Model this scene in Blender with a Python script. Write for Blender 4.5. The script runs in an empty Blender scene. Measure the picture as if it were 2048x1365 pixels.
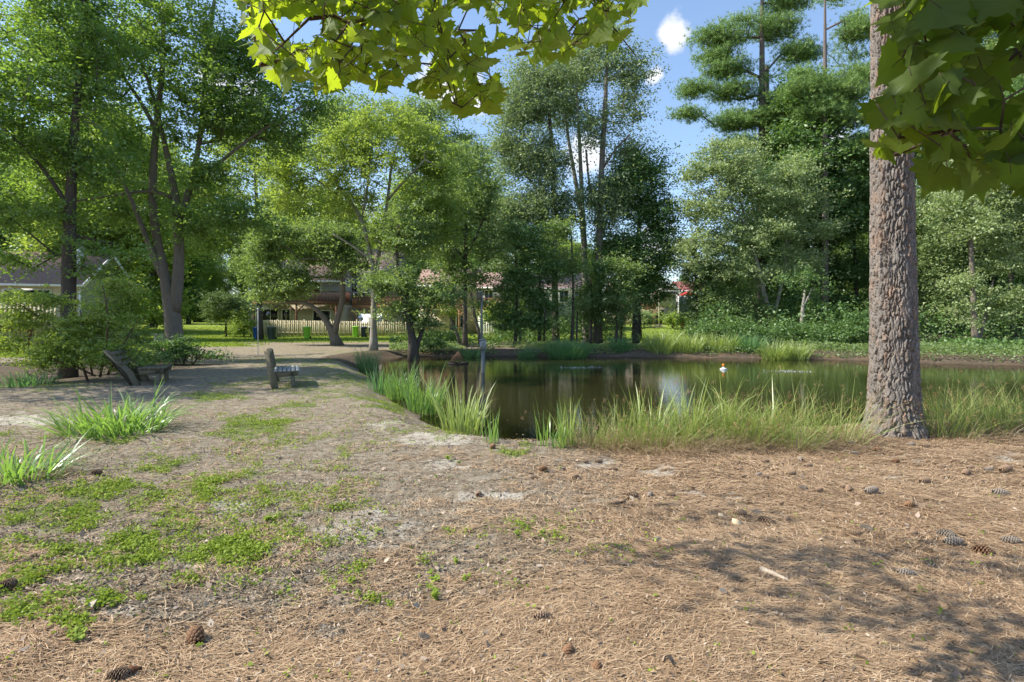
import bpy, math, random
import numpy as np
from mathutils import Vector, Matrix

# ------------------------------------------------------------------ camera, sky, sun, exposure
S = bpy.context.scene
COL = S.collection
F = 1137.8; H = 1.6; HZ = 640.0                   # focal length in photo pixels, eye height, horizon row
cd = bpy.data.cameras.new('camera'); cam = bpy.data.objects.new('camera', cd); COL.objects.link(cam)
cam.location = (0, 0, H); cam.rotation_euler = (math.radians(90), 0, 0)
cd.sensor_width = 36; cd.lens = 20; cd.shift_y = -(682.5 - HZ) / 2048
cd.clip_start = 0.05; cd.clip_end = 3000
S.camera = cam
SUN_EL, SUN_AZ = 43.0, 183.0                      # azimuth: angle of the sun seen from above, from +X counter-clockwise
sd = Vector((math.cos(math.radians(SUN_AZ)) * math.cos(math.radians(SUN_EL)),
             math.sin(math.radians(SUN_AZ)) * math.cos(math.radians(SUN_EL)), math.sin(math.radians(SUN_EL))))
sl = bpy.data.lights.new('sun', 'SUN'); so = bpy.data.objects.new('sun', sl); COL.objects.link(so)
sl.energy = 4.3; sl.angle = math.radians(0.5); sl.color = (1.0, 0.93, 0.80)
so.rotation_euler = sd.to_track_quat('Z', 'Y').to_euler(); so.location = (-30, 0, 30)
W = bpy.data.worlds.new("World"); S.world = W; W.use_nodes = True
wt = W.node_tree; wn = wt.nodes; wl = wt.links; wn.clear()
sky = wn.new('ShaderNodeTexSky'); sky.sky_type = 'NISHITA'; sky.sun_disc = False
sky.sun_elevation = math.radians(SUN_EL)
sky.sun_rotation = math.radians(90 - SUN_AZ)
sky.altitude = 100; sky.air_density = 1.0; sky.dust_density = 0.6; sky.ozone_density = 1.5
bg = wn.new('ShaderNodeBackground'); bg.inputs[1].default_value = 0.14
wo = wn.new('ShaderNodeOutputWorld')
tc = wn.new('ShaderNodeTexCoord')

def wmath(op, a, b=None, c=None):
    n = wn.new('ShaderNodeMath'); n.operation = op
    for i, v in enumerate((a, b, c)):
        if v is None: continue
        if hasattr(v, 'is_output'): wl.new(v, n.inputs[i])
        else: n.inputs[i].default_value = v
    return n.outputs[0]
# clouds: cumulus patches in given directions of the sky, edges broken by noise
def skydir(px, py):
    v = Vector(((px - 1024) / F, 1.0, -(py - HZ) / F)); return v.normalized()
nz = wn.new('ShaderNodeTexNoise'); nz.inputs['Scale'].default_value = 9; nz.inputs['Detail'].default_value = 9
nz.inputs['Roughness'].default_value = 0.6
wl.new(tc.outputs['Generated'], nz.inputs['Vector'])
clouds = [(1350, 72, .032), (1308, 152, .026), (910, 175, .085), (440, 180, .07), (1620, 320, .06),
          (1170, 320, .045), (1700, 520, .09), (1300, 500, .07), (700, 450, .10), (150, 420, .10)]
acc = None
for px, py, r in clouds:
    d = wn.new('ShaderNodeVectorMath'); d.operation = 'DISTANCE'
    wl.new(tc.outputs['Generated'], d.inputs[0]); d.inputs[1].default_value = skydir(px, py)
    q = wmath('SUBTRACT', 1.0, wmath('DIVIDE', d.outputs['Value'], r * 1.25))
    acc = q if acc is None else wmath('MAXIMUM', acc, q)
thr = wmath('ADD', wmath('MULTIPLY', wmath('MAXIMUM', acc, -0.8), 0.42), nz.outputs['Fac'])
mr = wn.new('ShaderNodeMapRange'); mr.interpolation_type = 'SMOOTHSTEP'
mr.inputs['From Min'].default_value = 0.62; mr.inputs['From Max'].default_value = 0.80
wl.new(thr, mr.inputs['Value'])
mx = wn.new('ShaderNodeMix'); mx.data_type = 'RGBA'
wl.new(mr.outputs['Result'], mx.inputs['Factor']); 
tint = wn.new('ShaderNodeMix'); tint.data_type = 'RGBA'; tint.inputs['Factor'].default_value = 0.20   # thin summer haze in the sky
wl.new(sky.outputs[0], tint.inputs['A']); tint.inputs['B'].default_value = (1.3, 2.1, 3.6, 1)
wl.new(tint.outputs['Result'], mx.inputs['A']); mx.inputs['B'].default_value = (4.0, 4.1, 4.3, 1)
wl.new(mx.outputs['Result'], bg.inputs[0]); wl.new(bg.outputs[0], wo.inputs[0])
S.view_settings.view_transform = 'Standard'; S.view_settings.look = 'None'
S.view_settings.exposure = 0.95; S.view_settings.gamma = 1.0
cy = S.cycles
cy.max_bounces = 7; cy.diffuse_bounces = 4; cy.glossy_bounces = 3; cy.transmission_bounces = 4; cy.transparent_max_bounces = 6
cy.sample_clamp_indirect = 6; cy.sample_clamp_direct = 10; cy.caustics_reflective = False; cy.caustics_refractive = False
cy.use_adaptive_sampling = True; cy.adaptive_threshold = 0.02
cy.use_denoising = True

# ------------------------------------------------------------------ helpers
def X(px, D): return (px - 1024) / F * D
def Z(py, D): return H - (py - HZ) / F * D
def GD(py): return H * F / (py - HZ)              # distance of a flat-ground row
def G(px, py): D = GD(py); return (X(px, D), D)
def smooth(t): t = np.clip(t, 0, 1); return t * t * (3 - 2 * t)

def vnoise(x, y, seed=0):                         # smooth value noise in numpy
    x = np.asarray(x, float); y = np.asarray(y, float)
    xi = np.floor(x).astype(np.int64); yi = np.floor(y).astype(np.int64); fx = x - xi; fy = y - yi
    fx = fx * fx * (3 - 2 * fx); fy = fy * fy * (3 - 2 * fy)
    def h(a, b):
        n = (a * 374761393 + b * 668265263 + seed * 982451653) & 0xffffffff
        n = ((n ^ (n >> 13)) * 1274126177) & 0xffffffff
        return ((n ^ (n >> 16)) & 0xffff) / 65535.0
    return (h(xi, yi) * (1 - fx) + h(xi + 1, yi) * fx) * (1 - fy) + (h(xi, yi + 1) * (1 - fx) + h(xi + 1, yi + 1) * fx) * fy
def fbm(x, y, seed=0, o=4):
    s = 0; a = .5; t = 0
    for i in range(o):
        s = s + a * vnoise(x * 2 ** i, y * 2 ** i, seed + i); t += a; a *= .5
    return s / t

POND = np.array([(-5.4, 28.8), (-6.2, 25), (-5.7, 21.6), (-3.9, 17), (-2.66, 13.5), (-1.6, 11.0), (-1.0, 9.8), (-0.26, 8.85), (.5, 8.65), (1.2, 8.9), (2.2, 9.2),
                 (4.0, 9.5), (6.1, 9.9), (9.7, 10.4), (18, 11.5), (34, 13), (36, 20), (26, 22.2), (20.9, 23.2), (17.8, 24.6), (15.7, 26.4), (11.6, 27.7), (5, 28.7), (-1, 29.3)])
def pond_sdf(x, y):                               # negative inside
    x = np.asarray(x, float); y = np.asarray(y, float)
    d2 = np.full(x.shape, 1e18); ins = np.zeros(x.shape, bool)
    n = len(POND)
    for i in range(n):
        ax, ay = POND[i]; bx, by = POND[(i + 1) % n]
        ex, ey = bx - ax, by - ay; wx, wy = x - ax, y - ay
        t = np.clip((wx * ex + wy * ey) / (ex * ex + ey * ey), 0, 1)
        d2 = np.minimum(d2, (wx - ex * t) ** 2 + (wy - ey * t) ** 2)
        c = ((ay > y) != (by > y)) & (x < (bx - ax) * (y - ay) / (by - ay + 1e-12) + ax)
        ins ^= c
    d = np.sqrt(d2); return np.where(ins, -d, d)
WATER = -0.30
def gz(x, y):
    x = np.asarray(x, float); y = np.asarray(y, float)
    s = pond_sdf(x, y) + 0.30 * (vnoise(x * 1.3, y * 1.3, 5) - .5)
    bank = WATER - .02 + .32 * smooth((s + .05) / 1.25)
    bed = WATER - 0.9 * smooth(-s / 4.0) - .02
    base = .10 * (vnoise(x * .25, y * .25, 7) - .5) * smooth((y - 3) / 5) + .05 * (vnoise(x * .9, y * .9, 8) - .5) + .045 * (fbm(x * 3.4, y * 3.4, 9, 2) - .5) * (y < 16)
    far = .95 * smooth((y - 50) / 38) + 2.0 * smooth((y - 95) / 90)
    gul = -.35 * np.exp(-((x + 16.5) / 3.5) ** 2 - ((y - 16.5) / 3.0) ** 2)
    return np.where(s > -.05, bank + base * smooth(s / 1.5), bed) + np.where(s > 0, far + gul, 0)
def gz1(x, y): return float(gz(np.array([x]), np.array([y]))[0])

class MB:
    """collects geometry in numpy and links it as one mesh"""
    def __init__(s): s.v = []; s.q = []; s.t = []; s.a = []; s.n = 0
    def add(s, v, q=None, t=None, a=0.5):
        v = np.asarray(v, float).reshape(-1, 3)
        if q is not None and len(q): s.q.append(np.asarray(q, np.int64).reshape(-1, 4) + s.n)
        if t is not None and len(t): s.t.append(np.asarray(t, np.int64).reshape(-1, 3) + s.n)
        s.v.append(v); s.a.append(np.full(len(v), a, float) if np.isscalar(a) else np.asarray(a, float)); s.n += len(v)
        return s
    def box(s, c, d, rz=0.0, rx=0.0, ry=0.0, a=.5):
        hx, hy, hz = d[0] / 2, d[1] / 2, d[2] / 2
        P = np.array([(i * hx, j * hy, k * hz) for k in (-1, 1) for j in (-1, 1) for i in (-1, 1)])
        M = np.array(Matrix.Rotation(rz, 3, 'Z') @ Matrix.Rotation(ry, 3, 'Y') @ Matrix.Rotation(rx, 3, 'X'))
        P = P @ M.T + np.array(c)
        return s.add(P, q=[(0, 2, 3, 1), (4, 5, 7, 6), (0, 1, 5, 4), (2, 6, 7, 3), (0, 4, 6, 2), (1, 3, 7, 5)], a=a)
    def beam(s, p, q, w, h, a=.5):
        p = Vector(p); q = Vector(q); d = q - p; L = d.length; r = d.to_track_quat('X', 'Z').to_matrix()
        P = np.array([(i, j * w / 2, k * h / 2) for k in (-1, 1) for j in (-1, 1) for i in (0, L)]) @ np.array(r).T + np.array(p)
        return s.add(P, q=[(0, 2, 3, 1), (4, 5, 7, 6), (0, 1, 5, 4), (2, 6, 7, 3), (0, 4, 6, 2), (1, 3, 7, 5)], a=a)
    def tube(s, pts, rad, n=6, a=.5, cap=True):
        pts = np.asarray(pts, float); rad = np.asarray(rad, float) * np.ones(len(pts)); m = len(pts)
        tan = np.gradient(pts, axis=0); tan /= np.linalg.norm(tan, axis=1)[:, None] + 1e-9
        ref = np.array([0, 1, 0.]) if abs(tan[0, 1]) < .9 else np.array([1., 0, 0])
        u = np.cross(tan, ref); u /= np.linalg.norm(u, axis=1)[:, None] + 1e-9; w = np.cross(tan, u)
        th = np.arange(n) / n * 2 * np.pi
        R = pts[:, None] + rad[:, None, None] * (np.cos(th)[None, :, None] * u[:, None] + np.sin(th)[None, :, None] * w[:, None])
        i = np.arange(m - 1)[:, None]; j = np.arange(n)[None]; k = (j + 1) % n
        q = np.stack([i * n + j, i * n + k, (i + 1) * n + k, (i + 1) * n + j], -1).reshape(-1, 4)
        t = []
        if cap: t = [(0, jj + 1, jj) for jj in range(1, n - 1)] + [((m - 1) * n, (m - 1) * n + jj, (m - 1) * n + jj + 1) for jj in range(1, n - 1)]
        return s.add(R.reshape(-1, 3), q=q, t=t, a=a)
    def lathe(s, prof, c, n=16, a=.5, sq=None):     # prof: list of (r, z); sq: square-ish section (superellipse)
        th = (np.arange(n) + .5) / n * 2 * np.pi
        cx, sx = np.cos(th), np.sin(th)
        if sq:
            k = (np.abs(cx) ** sq + np.abs(sx) ** sq) ** (-1 / sq); cx, sx = cx * k, sx * k
        V = np.array([[(r * cx[i] + c[0], r * sx[i] + c[1], z + c[2]) for i in range(n)] for r, z in prof]).reshape(-1, 3)
        q = [(i * n + j, i * n + (j + 1) % n, (i + 1) * n + (j + 1) % n, (i + 1) * n + j) for i in range(len(prof) - 1) for j in range(n)]
        m = len(prof) - 1
        t = [(0, j + 1, j) for j in range(1, n - 1)] + [(m * n, m * n + j, m * n + j + 1) for j in range(1, n - 1)]
        return s.add(V, q=q, t=t, a=a)
    def mesh(s, name, mat, smooth_=False):
        me = bpy.data.meshes.new(name); V = np.concatenate(s.v); me.vertices.add(len(V)); me.vertices.foreach_set('co', V.astype(np.float32).ravel())
        q = np.concatenate(s.q) if s.q else np.zeros((0, 4), int); t = np.concatenate(s.t) if s.t else np.zeros((0, 3), int)
        nl = len(q) * 4 + len(t) * 3; me.loops.add(nl)
        me.loops.foreach_set('vertex_index', np.concatenate([q.ravel(), t.ravel()]).astype(np.int32))
        me.polygons.add(len(q) + len(t))
        st = np.concatenate([np.arange(len(q)) * 4, len(q) * 4 + np.arange(len(t)) * 3]).astype(np.int32)
        me.polygons.foreach_set('loop_start', st)
        me.polygons.foreach_set('loop_total', np.concatenate([np.full(len(q), 4), np.full(len(t), 3)]).astype(np.int32))
        if smooth_: me.polygons.foreach_set('use_smooth', np.ones(len(q) + len(t), bool))
        at = me.attributes.new('v', 'FLOAT', 'POINT'); at.data.foreach_set('value', np.concatenate(s.a).astype(np.float32))
        me.materials.append(mat); me.update(calc_edges=True); me.validate()
        return me
    def build(s, name, mat, parent=None, smooth_=False):
        o = bpy.data.objects.new(name, s.mesh(name, mat, smooth_)); COL.objects.link(o)
        if parent is not None:
            o.parent = parent
            if parent.location.length > 0 and not getattr(s, 'local', False):
                o.matrix_parent_inverse = Matrix.Translation(-Vector(parent.location))
        return o

def tag(o, label=None, cat=None, group=None, kind=None):
    if label: o['label'] = label
    if cat: o['category'] = cat
    if group: o['group'] = group
    if kind: o['kind'] = kind
    return o
def thing(name, label, cat, loc, group=None):
    o = bpy.data.objects.new(name, None); COL.objects.link(o); o.location = loc; o.empty_display_size = .2
    return tag(o, label, cat, group)
def kids(o): return [c for c in list(bpy.data.objects) if c.parent == o]
def dup(o, kidlist=None, parent=None):
    c = o.copy(); COL.objects.link(c)
    if parent is not None: c.parent = parent
    for ch in (kidlist if kidlist is not None else kids(o)): 
        k = ch.copy(); COL.objects.link(k); k.parent = c
    return c

# ------------------------------------------------------------------ materials
def mat_new(name):
    m = bpy.data.materials.new(name); m.use_nodes = True; nt = m.node_tree; nt.nodes.clear()
    out = nt.nodes.new('ShaderNodeOutputMaterial'); return m, nt, out
def N(nt, t, **k):
    n = nt.nodes.new(t)
    for a, b in k.items():
        if a.startswith('i_'):
            key = a[2:].replace('_', ' ')
            n.inputs[int(key) if key.isdigit() else key].default_value = b
        else: setattr(n, a, b)
    return n
def ramp(nt, stops, fac=None):
    r = nt.nodes.new('ShaderNodeValToRGB'); e = r.color_ramp.elements
    while len(e) < len(stops): e.new(.5)
    for i, (p, c) in enumerate(stops): e[i].position = p; e[i].color = (*c, 1)
    if fac is not None: nt.links.new(fac, r.inputs[0])
    return r.outputs[0]
def noise(nt, scale, detail=4, rough=.55, vec=None, dist=0.0):
    n = N(nt, 'ShaderNodeTexNoise'); n.inputs['Scale'].default_value = scale; n.inputs['Detail'].default_value = detail
    n.inputs['Roughness'].default_value = rough; n.inputs['Distortion'].default_value = dist
    if vec is not None: nt.links.new(vec, n.inputs['Vector'])
    return n.outputs['Fac']
def mixc(nt, f, a, b, mode='MIX'):
    m = nt.nodes.new('ShaderNodeMix'); m.data_type = 'RGBA'; m.blend_type = mode
    for i, v in ((0, f), ('A', a), ('B', b)):
        s = m.inputs['Factor'] if i == 0 else m.inputs[i]
        if i != 0: s = [q for q in m.inputs if q.name == i and q.type == 'RGBA'][0]
        if hasattr(v, 'is_output'): nt.links.new(v, s)
        elif i == 0: s.default_value = v
        else: s.default_value = (*v, 1)
    return [q for q in m.outputs if q.type == 'RGBA'][0]
def M_(nt, op, a, b=None):
    n = nt.nodes.new('ShaderNodeMath'); n.operation = op
    for i, v in enumerate((a, b)):
        if v is None: continue
        if hasattr(v, 'is_output'): nt.links.new(v, n.inputs[i])
        else: n.inputs[i].default_value = v
    return n.outputs[0]
def attr(nt, name, out='Fac'): return N(nt, 'ShaderNodeAttribute', attribute_name=name).outputs[out]
def objco(nt, sc=(1, 1, 1)):
    t = N(nt, 'ShaderNodeNewGeometry').outputs['Position']; m = N(nt, 'ShaderNodeMapping'); m.inputs['Scale'].default_value = sc
    nt.links.new(t, m.inputs['Vector']); return m.outputs[0]
def principled(nt, out, col, rough=.8, bump=None, bs=.3, bd=.02, spec=.3, metal=0):
    p = N(nt, 'ShaderNodeBsdfPrincipled'); p.inputs['Roughness'].default_value = rough; p.inputs['Metallic'].default_value = metal
    p.inputs['Specular IOR Level'].default_value = spec
    if hasattr(col, 'is_output'): nt.links.new(col, p.inputs['Base Color'])
    else: p.inputs['Base Color'].default_value = (*col, 1)
    if bump is not None:
        b = N(nt, 'ShaderNodeBump'); b.inputs['Strength'].default_value = bs; b.inputs['Distance'].default_value = bd
        nt.links.new(bump, b.inputs['Height']); nt.links.new(b.outputs[0], p.inputs['Normal'])
    nt.links.new(p.outputs[0], out.inputs[0]); return p

def leafmat(name, dark, mid, light, trans, tr=.45, gloss=.035, rough=.5, ns=.45):
    m, nt, out = mat_new(name)
    c = ramp(nt, [(0, dark), (.55, mid), (1, light)], attr(nt, 'v'))
    big = noise(nt, ns, 2, .5, objco(nt))          # growth differs from limb to limb
    c = mixc(nt, M_(nt, 'MULTIPLY', big, .5), c, light)
    d = N(nt, 'ShaderNodeBsdfDiffuse'); nt.links.new(c, d.inputs[0])
    t = N(nt, 'ShaderNodeBsdfTranslucent'); tc_ = mixc(nt, .35, trans, c); nt.links.new(tc_, t.inputs[0])
    mx_ = N(nt, 'ShaderNodeMixShader'); mx_.inputs[0].default_value = tr
    nt.links.new(d.outputs[0], mx_.inputs[1]); nt.links.new(t.outputs[0], mx_.inputs[2])
    g = N(nt, 'ShaderNodeBsdfGlossy'); g.inputs['Roughness'].default_value = rough; g.inputs[0].default_value = (.9, .95, 1, 1)
    m2 = N(nt, 'ShaderNodeMixShader'); m2.inputs[0].default_value = gloss
    nt.links.new(mx_.outputs[0], m2.inputs[1]); nt.links.new(g.outputs[0], m2.inputs[2]); nt.links.new(m2.outputs[0], out.inputs[0])
    return m
def barkmat(name, a, b, sc=1.0):
    m, nt, out = mat_new(name); v = objco(nt, (6 * sc, 6 * sc, 1.6 * sc))
    n1 = noise(nt, 2.2, 6, .65, v); n2 = noise(nt, .5, 3, .5, v)
    c = mixc(nt, n2, ramp(nt, [(.3, a), (.7, b)], n1), tuple(.5 * (x + y) for x, y in zip(a, b)))
    principled(nt, out, c, .9, n1, .7, .03, .15); return m

MT = {}
MT['leaf_maple'] = leafmat('maple leaf green', (0.071, 0.129, 0.043), (0.112, 0.197, 0.058), (0.172, 0.274, 0.078), (0.444, 0.686, 0.058))
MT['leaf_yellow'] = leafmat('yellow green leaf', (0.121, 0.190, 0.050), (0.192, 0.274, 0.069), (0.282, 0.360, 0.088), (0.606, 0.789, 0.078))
MT['leaf_mid'] = leafmat('mid green leaf', (0.091, 0.156, 0.058), (0.152, 0.232, 0.088), (0.222, 0.308, 0.119), (0.444, 0.618, 0.097))
MT['leaf_dark'] = leafmat('dark green leaf', (0.055, 0.111, 0.039), (0.097, 0.179, 0.056), (0.165, 0.268, 0.076), (0.276, 0.491, 0.064), tr=.3)
MT['leaf_pale'] = leafmat('pale silvery green leaf', (0.182, 0.249, 0.108), (0.282, 0.360, 0.157), (0.404, 0.480, 0.235), (0.505, 0.651, 0.157), gloss=.035)
MT['leaf_poplar'] = leafmat('grey green poplar leaf', (0.101, 0.156, 0.078), (0.172, 0.232, 0.119), (0.264, 0.325, 0.166), (0.364, 0.514, 0.119), gloss=.035)
MT['needle'] = leafmat('pine needle green', (0.101, 0.194, 0.052), (0.173, 0.298, 0.080), (0.319, 0.452, 0.114), (0.289, 0.465, 0.087), tr=.25, gloss=.035)
MT['cedar'] = leafmat('dull evergreen', (0.085, 0.143, 0.050), (0.145, 0.220, 0.074), (0.246, 0.322, 0.106), (0.232, 0.360, 0.071), tr=.2)
MT['blade'] = leafmat('iris blade green', (0.088, 0.186, 0.043), (0.150, 0.269, 0.065), (0.265, 0.404, 0.116), (0.389, 0.639, 0.072), gloss=.06, rough=.4)
MT['blade_light'] = leafmat('light rush green', (0.160, 0.252, 0.051), (0.265, 0.353, 0.072), (0.407, 0.455, 0.131), (0.531, 0.706, 0.116), tr=.38, gloss=.08)
MT['rush'] = leafmat('rush stem, green turning straw', (.17, .15, .05), (.19, .28, .055), (.38, .44, .13), (.36, .52, .07), tr=.35, gloss=.03)
MT['blade_blue'] = leafmat('blue green blade', (0.062, 0.152, 0.058), (0.106, 0.219, 0.087), (0.177, 0.303, 0.131), (0.248, 0.505, 0.102), gloss=.035)
MT['weed'] = leafmat('weed leaf green', (.11, .17, .02), (.20, .28, .035), (.30, .38, .06), (.42, .55, .05), tr=.3, gloss=.012, rough=.6)
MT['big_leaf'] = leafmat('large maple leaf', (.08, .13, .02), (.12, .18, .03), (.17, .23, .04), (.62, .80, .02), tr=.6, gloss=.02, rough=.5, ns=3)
MT['big_leaf_shade'] = leafmat('large maple leaf with painted shade', (.05, .08, .012), (.075, .12, .018), (.11, .165, .03), (.34, .46, .015), tr=.58, gloss=.012, rough=.5, ns=3)  # darker copy of the large leaf; the branch's shade is in its colour
MT['bark'] = barkmat('grey brown bark', (.10, .085, .07), (.22, .19, .16))
MT['bark_pale'] = barkmat('pale grey bark', (.20, .18, .15), (.36, .34, .30))
MT['bark_dark'] = barkmat('dark bark', (.05, .042, .036), (.12, .10, .085))
MT['bark_pine'] = barkmat('far pine bark', (.10, .08, .075), (.20, .165, .155))
MT['twig'] = barkmat('twig bark', (.07, .05, .035), (.14, .10, .07))

def woodmat(name, a, b, rough=.85, sc=(2, 2, 12), tintv=True):
    m, nt, out = mat_new(name); n1 = noise(nt, 3, 5, .6, objco(nt, sc)); c = ramp(nt, [(.3, a), (.7, b)], n1)
    if tintv: c = mixc(nt, M_(nt, 'MULTIPLY', attr(nt, 'v'), .5), c, tuple(x * 1.25 for x in b))
    principled(nt, out, c, rough, n1, .3, .01, .2); return m
MT['fence'] = woodmat('cream painted pickets', (.40, .35, .23), (.53, .47, .32))
MT['deck'] = woodmat('red brown deck stain', (.085, .04, .03), (.14, .065, .045))
MT['deck_orange'] = woodmat('orange brown deck stain', (.30, .15, .08), (.42, .22, .12))
MT['old_wood'] = woodmat('weathered wood', (.075, .068, .045), (.16, .145, .10))
MT['grey_wood'] = woodmat('silver grey wood', (.20, .21, .20), (.32, .34, .33))
MT['grey_wood_shade'] = woodmat('grey timber with painted shade', (.10, .105, .10), (.19, .20, .195))  # darker copy of the grey wood, shade of the post put into the colour
MT['white'] = woodmat('white trim', (.74, .74, .72), (.80, .80, .78), .6)
def sidingmat(name, col, pitch=.18):
    m, nt, out = mat_new(name)
    g = N(nt, 'ShaderNodeNewGeometry').outputs['Position']; sx = N(nt, 'ShaderNodeSeparateXYZ'); nt.links.new(g, sx.inputs[0])
    fr = M_(nt, 'FRACT', M_(nt, 'DIVIDE', sx.outputs[2], pitch))
    n1 = noise(nt, 2, 4, .5, objco(nt, (1, 1, 3)))
    c = mixc(nt, M_(nt, 'MULTIPLY', n1, .5), col, tuple(x * .8 for x in col))
    principled(nt, out, c, .75, fr, .9, .03, .2); return m
MT['siding_grey'] = sidingmat('grey lap siding', (.34, .34, .33))
MT['siding_green'] = sidingmat('sage lap siding', (.40, .43, .35), .2)
MT['siding_white'] = sidingmat('white lap siding', (.66, .66, .63), .2)
MT['beige'] = woodmat('beige board wall', (.42, .37, .27), (.52, .47, .35), .85, (6, 6, .5))
def roofmat(name, a, b):
    m, nt, out = mat_new(name); v = objco(nt, (2.2, 4, 5)); n1 = noise(nt, 4, 3, .6, v); n2 = noise(nt, .6, 2, .5, v)
    c = mixc(nt, n2, ramp(nt, [(.25, a), (.75, b)], n1), b); principled(nt, out, c, .95, n1, .3, .02, .1); return m
MT['roof'] = roofmat('red brown shingles', (.20, .125, .11), (.32, .225, .20))
MT['roof_dark'] = roofmat('maroon shingles', (.16, .06, .06), (.24, .10, .095))
def plain(name, col, rough=.5, spec=.4, metal=0):
    m, nt, out = mat_new(name); n1 = noise(nt, 8, 3, .5, objco(nt))
    c = mixc(nt, M_(nt, 'MULTIPLY', n1, .35), col, tuple(x * .75 for x in col)); principled(nt, out, c, rough, n1, .05, .01, spec, metal); return m
MT['glass'] = plain('dark window glass', (.02, .024, .03), .08, .8)
MT['lime'] = plain('lime plastic', (.30, .62, .06), .45)
MT['blue'] = plain('blue plastic', (.03, .12, .36), .45)
MT['navy'] = plain('navy plastic', (.012, .022, .06), .45)
MT['charcoal'] = plain('charcoal green plastic', (.075, .095, .075), .5)
MT['rubber'] = plain('black rubber', (.015, .015, .015), .8)
MT['galv'] = plain('galvanised steel', (.45, .46, .46), .45, .5, .6)
MT['pale_metal'] = plain('pale metal', (.62, .64, .64), .5, .4)
MT['rust'] = plain('rusty wire', (.12, .07, .045), .8)
MT['orange'] = plain('orange plastic', (.75, .22, .02), .4)
MT['buoy_grey'] = plain('pale grey float plastic', (.55, .58, .62), .4)
MT['red'] = plain('red canvas', (.50, .04, .03), .8)
MT['stone'] = plain('grey stone', (.25, .24, .23), .9)
MT['flower'] = plain('purple petals', (.35, .12, .45), .7)
MT['terracotta'] = plain('terracotta', (.45, .18, .09), .8)
MT['fungus'] = plain('cream bark chunk', (.75, .58, .36), .8)

# ------------------------------------------------------------------ ground zones (materials of the ground, mapped on the plan)
def ell(px, py, cx, cy, rx, ry, soft=.35):
    d = np.sqrt(((px - cx) / rx) ** 2 + ((py - cy) / ry) ** 2); return smooth((1 - d) / soft + .5)
SANDS = [(1790, 917, 60, 7), (1745, 952, 70, 7), (1970, 912, 110, 13), (1850, 1012, 70, 14), (1770, 990, 60, 10), (1380, 985, 45, 8), (1455, 1003, 40, 6), (720, 1080, 80, 22), (800, 1040, 90, 20), (250, 1222, 80, 24),
         (50, 838, 110, 16), (1150, 918, 70, 9), (640, 1285, 60, 18), (880, 880, 110, 14), (780, 850, 70, 10), (470, 1010, 60, 10), (560, 1110, 60, 12), (1000, 990, 80, 10), (670, 1275, 60, 14), (900, 935, 60, 9), (1300, 945, 60, 8), (330, 1130, 60, 14)]
WEEDS = [(300, 1010, 330, 110, .22), (480, 1090, 220, 90, .2), (560, 960, 200, 60, .2), (80, 1180, 160, 90, .2), (640, 730, 160, 10, .6), (480, 765, 90, 10, .55), (560, 722, 120, 7, .6), (660, 705, 90, 6, .5), (350, 700, 120, 6, .6), (620, 775, 90, 12, .5), (510, 850, 75, 22, .9), (470, 865, 50, 12, .8), (340, 925, 60, 16, .9), (520, 950, 60, 16, .75), (420, 980, 60, 20, .9), (230, 990, 110, 26, .9), (120, 1040, 120, 30, .95), (40, 1040, 70, 30, .8), (210, 1100, 120, 24, .95),
         (430, 1110, 90, 26, .85), (500, 1110, 60, 14, .6), (540, 1030, 30, 14, .9), (600, 1025, 35, 10, .7), (670, 1025, 30, 16, .6), (330, 1060, 80, 18, .5), (40, 880, 60, 14, .8), (270, 885, 50, 8, .6), (720, 740, 80, 14, .8), (660, 760, 90, 14, .6),
         (760, 800, 60, 22, .85), (840, 850, 60, 12, .7), (900, 868, 40, 8, .5), (430, 790, 60, 10, .8), (600, 810, 50, 10, .8), (560, 815, 40, 8, .7), (690, 790, 70, 10, .6), (1050, 900, 45, 9, .9), (1090, 910, 40, 8, .6), (650, 910, 60, 12, .5),
         (600, 880, 70, 14, .5), (690, 940, 40, 8, .35), (150, 1275, 35, 14, .9), (40, 1170, 60, 20, .6), (30, 1260, 50, 20, .5), (250, 1210, 40, 14, .6), (390, 1165, 50, 10, .5), (90, 1140, 60, 16, .6), (560, 990, 60, 16, .5), (20, 975, 40, 12, .4),
         (860, 1140, 18, 14, .6), (710, 1165, 20, 12, .5), (740, 1190, 14, 10, .5), (870, 1190, 20, 12, .6), (1030, 1070, 16, 10, .6), (1100, 1070, 30, 14, .35), (920, 1070, 16, 10, .4), (600, 870, 200, 60, .18), (400, 1050, 330, 110, .2), (1130, 1100, 200, 60, .05),
         (600, 760, 120, 20, .5), (100, 770, 90, 10, .5), (500, 700, 80, 6, .4)]
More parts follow.
